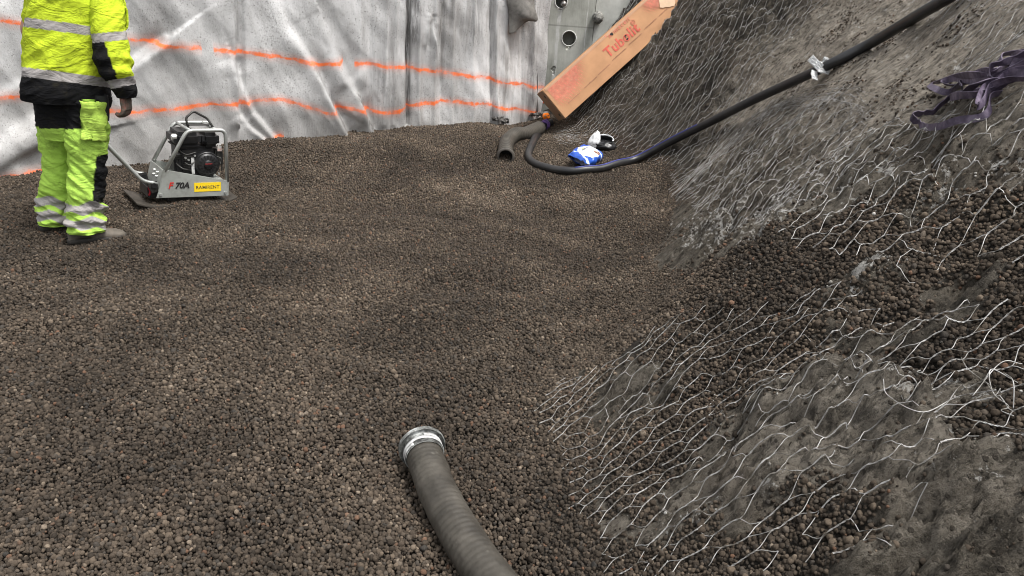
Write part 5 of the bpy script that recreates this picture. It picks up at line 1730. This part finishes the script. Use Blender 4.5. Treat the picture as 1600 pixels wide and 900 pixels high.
W_, t_, _z = sleeve([(-34, 128, 178), (-16, 136, 190), (8, 140, 193), (35, 142, 196), (60, 144, 199), (85, 147, 203), (105, 152, 207), (125, 166, 210), (142, 178, 213), (152, 184, 211)],
                    [-.08, -.15, -.19, -.215, -.23, -.24, -.24, -.235, -.225, -.22], 71)
u, v = pix_of(W_)
c = set_zone(u.shape, YEL)
va = v+.09*(u-143)
c[inpoly(u, v, [(138, 60), (161, 58), (172, 92), (187, 132), (150, 132), (138, 90)])] = BLK
c[(va > 53) & (va < 67)] = REF
vb = v+.20*(u-171)
c[(vb > 126) & (vb < 139.5)] = REF
c[vb >= 139.5] = BLK
jp.append((W_, c, 170, 72))
W_, t_, _z = sleeve([(-30, 50, 98), (-10, 42, 92), (20, 37, 84), (42, 36, 80), (60, 44, 96), (66, 70, 128), (72, 100, 136)], [.10, .17, .21, .23, .27, .34, .40], 81)
u, v = pix_of(W_)
c = set_zone(u.shape, YEL)
c[(v > 44) & (v < 58)] = REF
jp.append((W_, c, 170, 72))
# chest pocket flap at the front
Vs = []; Qs = []; Cs = []; o0 = 0
for W_, c, N_, M_n in jp:
    Vs.append(W_.reshape(-1, 3)); Qs.append(grid_q(N_, M_n, True)+o0); Cs.append(rgba(c).reshape(-1, 4)); o0 += N_*M_n
obj_np('jacket', np.concatenate(Vs), np.concatenate(Qs), M_CLOTH, person, True, {'zone': ('FLOAT_COLOR', np.concatenate(Cs))})
rows_ = []
for dy in (-.10, -.02, .06):
    rows_.append([to_w(np.array(LP(u, v, dy)[0]), np.array(dy), np.array(LP(u, v, dy)[1])) for u, v in ((190, 6), (199, 14), (201, 30), (200, 44), (192, 50))])
S_ = ribbon_surface(rows_, 14, 24)
fl = obj_np('chest_pocket', S_, grid_q(14, 24), M_CLOTH, person, True, {'zone': ('FLOAT_COLOR', rgba(set_zone((14, 24), YEL)))})
md = fl.modifiers.new('s', 'SOLIDIFY'); md.thickness = .012
eval_mesh(fl)

# --- gloved hands: palm and five curled fingers, fused into one surface
M_GLOVE = simple('worn_work_glove', (.11, .095, .075), 0.8, 0, 0.4, (.32, .08, .05), 0.55, 22, 0.3, 120)
def glove(wr, down, fwd, sd):
    """wr wrist (local), down = along the hand, fwd = finger curl direction, sd = from little finger to index"""
    down, fwd, sd = [np.asarray(q, float)/np.linalg.norm(q) for q in (down, fwd, sd)]
    ps = []
    def chain(pts, rs):
        K = hermite(np.concatenate([np.array(pts), np.array(rs)[:, None]], 1), 16)
        return tube(to_w(K[:, 0], K[:, 1], K[:, 2]), K[:, 3], 12)
    for o_ in (-.024, -.008, .008, .024):
        ps.append(chain([wr-down*.02+sd*o_*.7, wr+down*.03+sd*o_*.9, wr+down*.085+sd*o_], [.020, .019, .016]))
    for o_, L_ in ((-.030, .055), (-.010, .070), (.011, .074), (.031, .066)):
        k0 = wr+down*.080+sd*o_
        k1 = k0+down*L_*.42+fwd*L_*.22
        k2 = k1+down*L_*.12+fwd*L_*.42
        k3 = k2-down*L_*.22+fwd*L_*.24
        ps.append(chain([k0, k1, k2, k3], [.0125, .0115, .0105, .0085]))
    t0 = wr+down*.025+sd*.030
    ps.append(chain([t0, t0+down*.025+sd*.022+fwd*.014, t0+down*.055+sd*.024+fwd*.030, t0+down*.075+sd*.012+fwd*.040], [.016, .014, .0125, .0095]))
    V, Q = join(ps)
    o_ = obj_np('glove', V, Q, M_GLOVE, person)
    md = o_.modifiers.new('r', 'REMESH'); md.mode = 'VOXEL'; md.voxel_size = .0034; md.use_smooth_shade = True
    return eval_mesh(o_)
gx_, gz_ = LP(195, 148, -.22)
glove(np.array([gx_, -.22, gz_]), (.02, .02, -1), (-.75, .45, -.1), (.55, .75, .0))
glove(WRL, (.8, .35, -.35), (.1, -.5, -.8), (-.2, .8, .3))

# --- boots
M_BOOT = simple('dusty_grey_leather', (.115, .098, .078), 0.75, 0, 0.25, (.05, .045, .04), 0.5, 16, 0.3, 120)
M_SOLE = simple('dark_rubber_sole', (.035, .031, .027), 0.8, 0, 0.3)
def boot(u, v, dy, yaw, L_=.315):
    x0, z0 = LP(u, v, dy)
    W0 = to_w(np.array(x0), np.array(dy), np.array(z0))
    zb = float(zground(W0[0:1], W0[1:2])[0])+.022
    fx_, fy_ = math.cos(yaw), math.sin(yaw)
    s = np.linspace(0, 1, 40); a_ = np.linspace(0, 2*math.pi, 36, endpoint=False)
    hk = hermite(np.array([[.0, .030, .060], [.04, .041, .11], [.22, .043, .135], [.36, .043, .125], [.52, .046, .085], [.70, .052, .066], [.86, .049, .058], [.96, .036, .046], [1.0, .012, .030]]), 60)
    sI = hk[:, 0]; wd_ = np.interp(s, sI, hk[:, 1]); ht = np.interp(s, sI, hk[:, 2])
    ca, sa = np.cos(a_), np.sin(a_)
    Xb = (s*L_)[:, None]+0*ca
    Yb = wd_[:, None]*np.sign(ca)*np.abs(ca)**.8
    Zb = .024+np.where(sa > 0, (ht-.024)[:, None]*np.abs(sa)**.7, 0)
    Zb = Zb+.003*fbm(Xb*26, Yb*26, Zb*26, 2, 4)*(sa > 0)
    X = x0+Xb*fx_-Yb*fy_; Y = dy+Xb*fy_+Yb*fx_
    o_ = obj_np('boot', to_w(X, Y, zb+Zb), grid_q(40, 36, True), M_BOOT, person)
    lay = []
    for zz_, k_ in ((0, .94), (.003, 1.08), (.022, 1.10), (.028, 1.04), (.0285, .3)):
        Xs = (s*(L_+.012)-.006)
        ring = np.concatenate([np.stack([Xs, wd_*k_], -1), np.stack([Xs[::-1], -wd_[::-1]*k_], -1)])
        lay.append(np.concatenate([ring, np.full((len(ring), 1), zz_)], 1))
    lay = np.array(lay)
    X = x0+lay[..., 0]*fx_-lay[..., 1]*fy_; Y = dy+lay[..., 0]*fy_+lay[..., 1]*fx_
    so = obj_np('sole', to_w(X, Y, zb+lay[..., 2]), grid_q(5, 80, True), M_SOLE)
    world_child(so, o_)
    # laces
    lc = []
    for q_ in (.40, .46, .52, .58):
        i = int(q_*39); hh = ht[i]+.003
        P_ = np.array([(q_*L_-.01, -.024, hh-.012), (q_*L_, 0, hh+.004), (q_*L_+.004, .024, hh-.012)])
        K_ = hermite(P_, 12)
        lc.append(tube(to_w(x0+K_[:, 0]*fx_-K_[:, 1]*fy_, dy+K_[:, 0]*fy_+K_[:, 1]*fx_, zb+K_[:, 2]), .0035, 6))
    V, Q = join(lc)
    la = obj_np('lace', V, Q, simple('dark_lace', (.04, .035, .03), 0.8)); world_child(la, o_)
boot(107, 379, -.085, .06)
boot(63, 357, .155, .25)

# ------------------------------------------------------------------ gravel: expanded clay pebbles, far too many to count
def pebbles():
    st = 0.0116
    pts = []
    def layer(step, x0, x1, y0, y1, seed):
        r_ = np.random.default_rng(seed)
        ny = int((y1-y0)/(step*.866)); nx = int((x1-x0)/step)
        J, I = np.meshgrid(np.arange(ny), np.arange(nx), indexing='ij')
        x = x0+(I+.5*(J % 2))*step; y = y0+J*step*.866
        return (x+r_.normal(0, step*.22, x.shape)).ravel(), (y+r_.normal(0, step*.22, y.shape)).ravel(), r_
    x, y, r_ = layer(st, -5.6, 1.7, 1.25, 9.05, 1)
    ins = ((np.stack([x, y], -1)-WA) @ WN > -0.04) & (x < toe(y)+0.02) & (x > -0.74*y-0.55)
    A = [(x[ins], y[ins], np.zeros(ins.sum()), r_.lognormal(0, .30, ins.sum()))]
    x, y, r_ = layer(st*1.9, -5.6, 1.7, 1.25, 9.05, 2)
    ins = ((np.stack([x, y], -1)-WA) @ WN > -0.02) & (x < toe(y)+0.02) & (x > -0.74*y-0.55)
    A.append((x[ins], y[ins], np.full(ins.sum(), .0075), r_.lognormal(.02, .26, ins.sum())))
    # on the bank: denser in plan because the surface is steep
    for step, lift, sd in ((.0085, 0, 3), (.0150, .006, 4)):
        x, y, r_ = layer(step, -.1, 3.2, .75, 8.9, sd)
        s = x-toe(y)
        c = _bil(COV, x, y)
        patch = .5+.9*fbm(x*7, y*7, 0, 3, 66)
        sparse = (r_.random(len(x)) < .20*sstep(.35, 1.0, fbm(x*3.4, y*3.4, 0, 3, 67)+.4)) & (s < 1.6)
        k = (s >= 0.02) & ((c*1.25 > patch) & (r_.random(len(x)) < np.clip(c*1.5, 0, 1)) | (sparse & (lift == 0))) & (s < 2.0)
        A.append((x[k], y[k], np.full(k.sum(), lift), r_.lognormal(-.08, .28, k.sum())))
    # crumbs of mud and chippings lying on the bare slope
    r_ = np.random.default_rng(31)
    n_ = 60000
    yc = .8+8.0*r_.random(n_)**1.5; sC = .05+2.3*r_.random(n_); xc = toe(yc)+sC
    pc_ = sstep(-.1, .7, fbm(xc*4, yc*5, 0, 4, 91))*(1-_bil(COV, xc, yc))*(1-.85*_bil(PALEG, xc, yc))
    k = r_.random(n_) < pc_*1.1
    A.append((xc[k], yc[k], np.full(k.sum(), -.0005), np.clip(r_.lognormal(-.75, .45, k.sum()), .2, 2.2)))
    ncr = int(k.sum())
    # flakes of lime and spilt mortar
    n_ = 90000
    yc = .8+7.0*r_.random(n_)**1.4; sC = .1+2.4*r_.random(n_); xc = toe(yc)+sC
    pl_ = np.clip(_bil(LIM, xc, yc), 0, 1)*sstep(0, .5, fbm(xc*9, yc*10, 0, 3, 93)+.1)*.22+.012*sstep(.1, .6, fbm(xc*3, yc*3, 0, 3, 94))*(yc < 6)
    k = r_.random(n_) < pl_
    A.append((xc[k], yc[k], np.full(k.sum(), .001)+.009*_bil(COV, xc[k], yc[k]), np.clip(r_.lognormal(-.85, .4, k.sum()), .2, 1.0)))
    nlm = int(k.sum())
    x, y, lf, sc = (np.concatenate(q) for q in zip(*A))
    rad = .0059*np.clip(sc, .2, 1.9)
    z = height(x, y)+lf+rad*.35+.004*np.random.default_rng(8).random(len(x))-.004
    r_ = np.random.default_rng(9)
    tone = np.clip(.50+.16*r_.normal(0, 1, len(x))+.26*fbm(x*1.6, y*1.6, 0, 4, 71)+.08*sstep(4.5, 7.5, y), 0, 1)
    hue = r_.random(len(x))
    hue[-ncr-nlm:] = .5
    tone[-ncr-nlm:] = np.clip(.42+.22*r_.normal(0, 1, ncr+nlm), 0, 1)
    hue[-nlm:] = 2.0
    return np.stack([x, y, z], -1), rad, tone, hue
P, rad, tone, hue = pebbles()
print('pebbles', len(P))
def mat_pebble():
    g = NG('fired_clay')
    t = g.attr('tone', 'Fac', 'INSTANCER'); h = g.attr('hue', 'Fac', 'INSTANCER')
    c = g.ramp(t, [(0.0, (.020, .0165, .0135)), (0.3, (.042, .034, .0265)), (0.6, (.084, .066, .050)), (0.85, (.155, .121, .090)), (1.0, (.26, .21, .16))])
    c = g.mix(g.math('MULTIPLY', g.ss(0.975, 0.998, g.math('FRACT', g.math('MULTIPLY', h, 0.9999))), .7), c, (.20, .112, .072))
    c = g.mix(g.math('MULTIPLY', g.ss(0.2, 0.0, h), 0.5), c, g.mix(0.5, c, (.085, .09, .09)))
    c = g.mix(g.math('GREATER_THAN', h, 1.5), c, g.ramp(t, [(0.0, (.22, .205, .18)), (0.6, (.50, .48, .44)), (1.0, (.70, .68, .65))]))
    n1 = g.noise(240, 4, 0.7)
    c = g.mix(g.math('MULTIPLY', g.ss(0.52, 0.36, n1), 0.65), c, (.016, .014, .012))
    g.set(color=c, rough=0.9, spec=0.12)
    g.bump(n1, 0.6, 0.003)
    return g.m
M_PEB = mat_pebble()
me = bpy.data.meshes.new('gravel')
me.vertices.add(len(P)); me.vertices.foreach_set('co', P.astype(np.float32).ravel())
for an, data in (('tone', tone), ('hue', hue), ('rad', rad)):
    a_ = me.attributes.new(an, 'FLOAT', 'POINT'); a_.data.foreach_set('value', data.astype(np.float32))
me.materials.append(M_PEB)
gravel = bpy.data.objects.new('gravel', me); link(gravel); gravel['kind'] = 'stuff'
tag(gravel, 'brown expanded clay gravel spread over the pit floor and the foot of the slope', 'gravel')
gn = bpy.data.node_groups.new('pebble_scatter', 'GeometryNodeTree')
gn.interface.new_socket('Geometry', in_out='INPUT', socket_type='NodeSocketGeometry')
gn.interface.new_socket('Geometry', in_out='OUTPUT', socket_type='NodeSocketGeometry')
L = gn.links.new; N = gn.nodes.new
gi = N('NodeGroupInput'); go = N('NodeGroupOutput')
g2i = N('GeometryNodeGeometryToInstance')
for k in range(8):
    ico = N('GeometryNodeMeshIcoSphere'); ico.inputs['Radius'].default_value = 1.0; ico.inputs['Subdivisions'].default_value = 3
    pos = N('GeometryNodeInputPosition')
    off = N('ShaderNodeVectorMath'); off.operation = 'ADD'; off.inputs[1].default_value = (k*7.3, k*3.1, k*5.7)
    L(pos.outputs[0], off.inputs[0])
    no = N('ShaderNodeTexNoise'); no.inputs['Scale'].default_value = 1.15; no.inputs['Detail'].default_value = 2.0
    L(off.outputs[0], no.inputs['Vector'])
    mr = N('ShaderNodeMapRange'); mr.inputs['From Min'].default_value = 0.3; mr.inputs['From Max'].default_value = 0.7
    mr.inputs['To Min'].default_value = 0.84; mr.inputs['To Max'].default_value = 1.12
    L(no.outputs[0], mr.inputs['Value'])
    mu = N('ShaderNodeVectorMath'); mu.operation = 'SCALE'
    L(pos.outputs[0], mu.inputs[0]); L(mr.outputs[0], mu.inputs['Scale'])
    sp = N('GeometryNodeSetPosition'); L(ico.outputs[0], sp.inputs['Geometry']); L(mu.outputs[0], sp.inputs['Position'])
    sm = N('GeometryNodeSetShadeSmooth'); L(sp.outputs[0], sm.inputs[0])
    mt = N('GeometryNodeSetMaterial'); mt.inputs['Material'].default_value = M_PEB; L(sm.outputs[0], mt.inputs[0])
    L(mt.outputs[0], g2i.inputs[0])
iop = N('GeometryNodeInstanceOnPoints')
L(gi.outputs[0], iop.inputs['Points']); L(g2i.outputs[0], iop.inputs['Instance'])
iop.inputs['Pick Instance'].default_value = True
ri = N('FunctionNodeRandomValue'); ri.data_type = 'INT'; ri.inputs[4].default_value = 0; ri.inputs[5].default_value = 7
rr_ = N('FunctionNodeRandomValue'); rr_.data_type = 'FLOAT_VECTOR'; rr_.inputs[0].default_value = (0, 0, 0); rr_.inputs[1].default_value = (6.28, 6.28, 6.28)
rs = N('FunctionNodeRandomValue'); rs.data_type = 'FLOAT_VECTOR'; rs.inputs[0].default_value = (.85, .80, .70); rs.inputs[1].default_value = (1.22, 1.1, 1.0); rs.inputs['Seed'].default_value = 3
na = N('GeometryNodeInputNamedAttribute'); na.data_type = 'FLOAT'; na.inputs['Name'].default_value = 'rad'
sc_ = N('ShaderNodeVectorMath'); sc_.operation = 'SCALE'; L(rs.outputs[0], sc_.inputs[0]); L(na.outputs[0], sc_.inputs['Scale'])
L(ri.outputs[2], iop.inputs['Instance Index']); L(rr_.outputs[0], iop.inputs['Rotation']); L(sc_.outputs[0], iop.inputs['Scale'])
L(iop.outputs[0], go.inputs[0])
md = gravel.modifiers.new('scatter', 'NODES'); md.node_group = gn
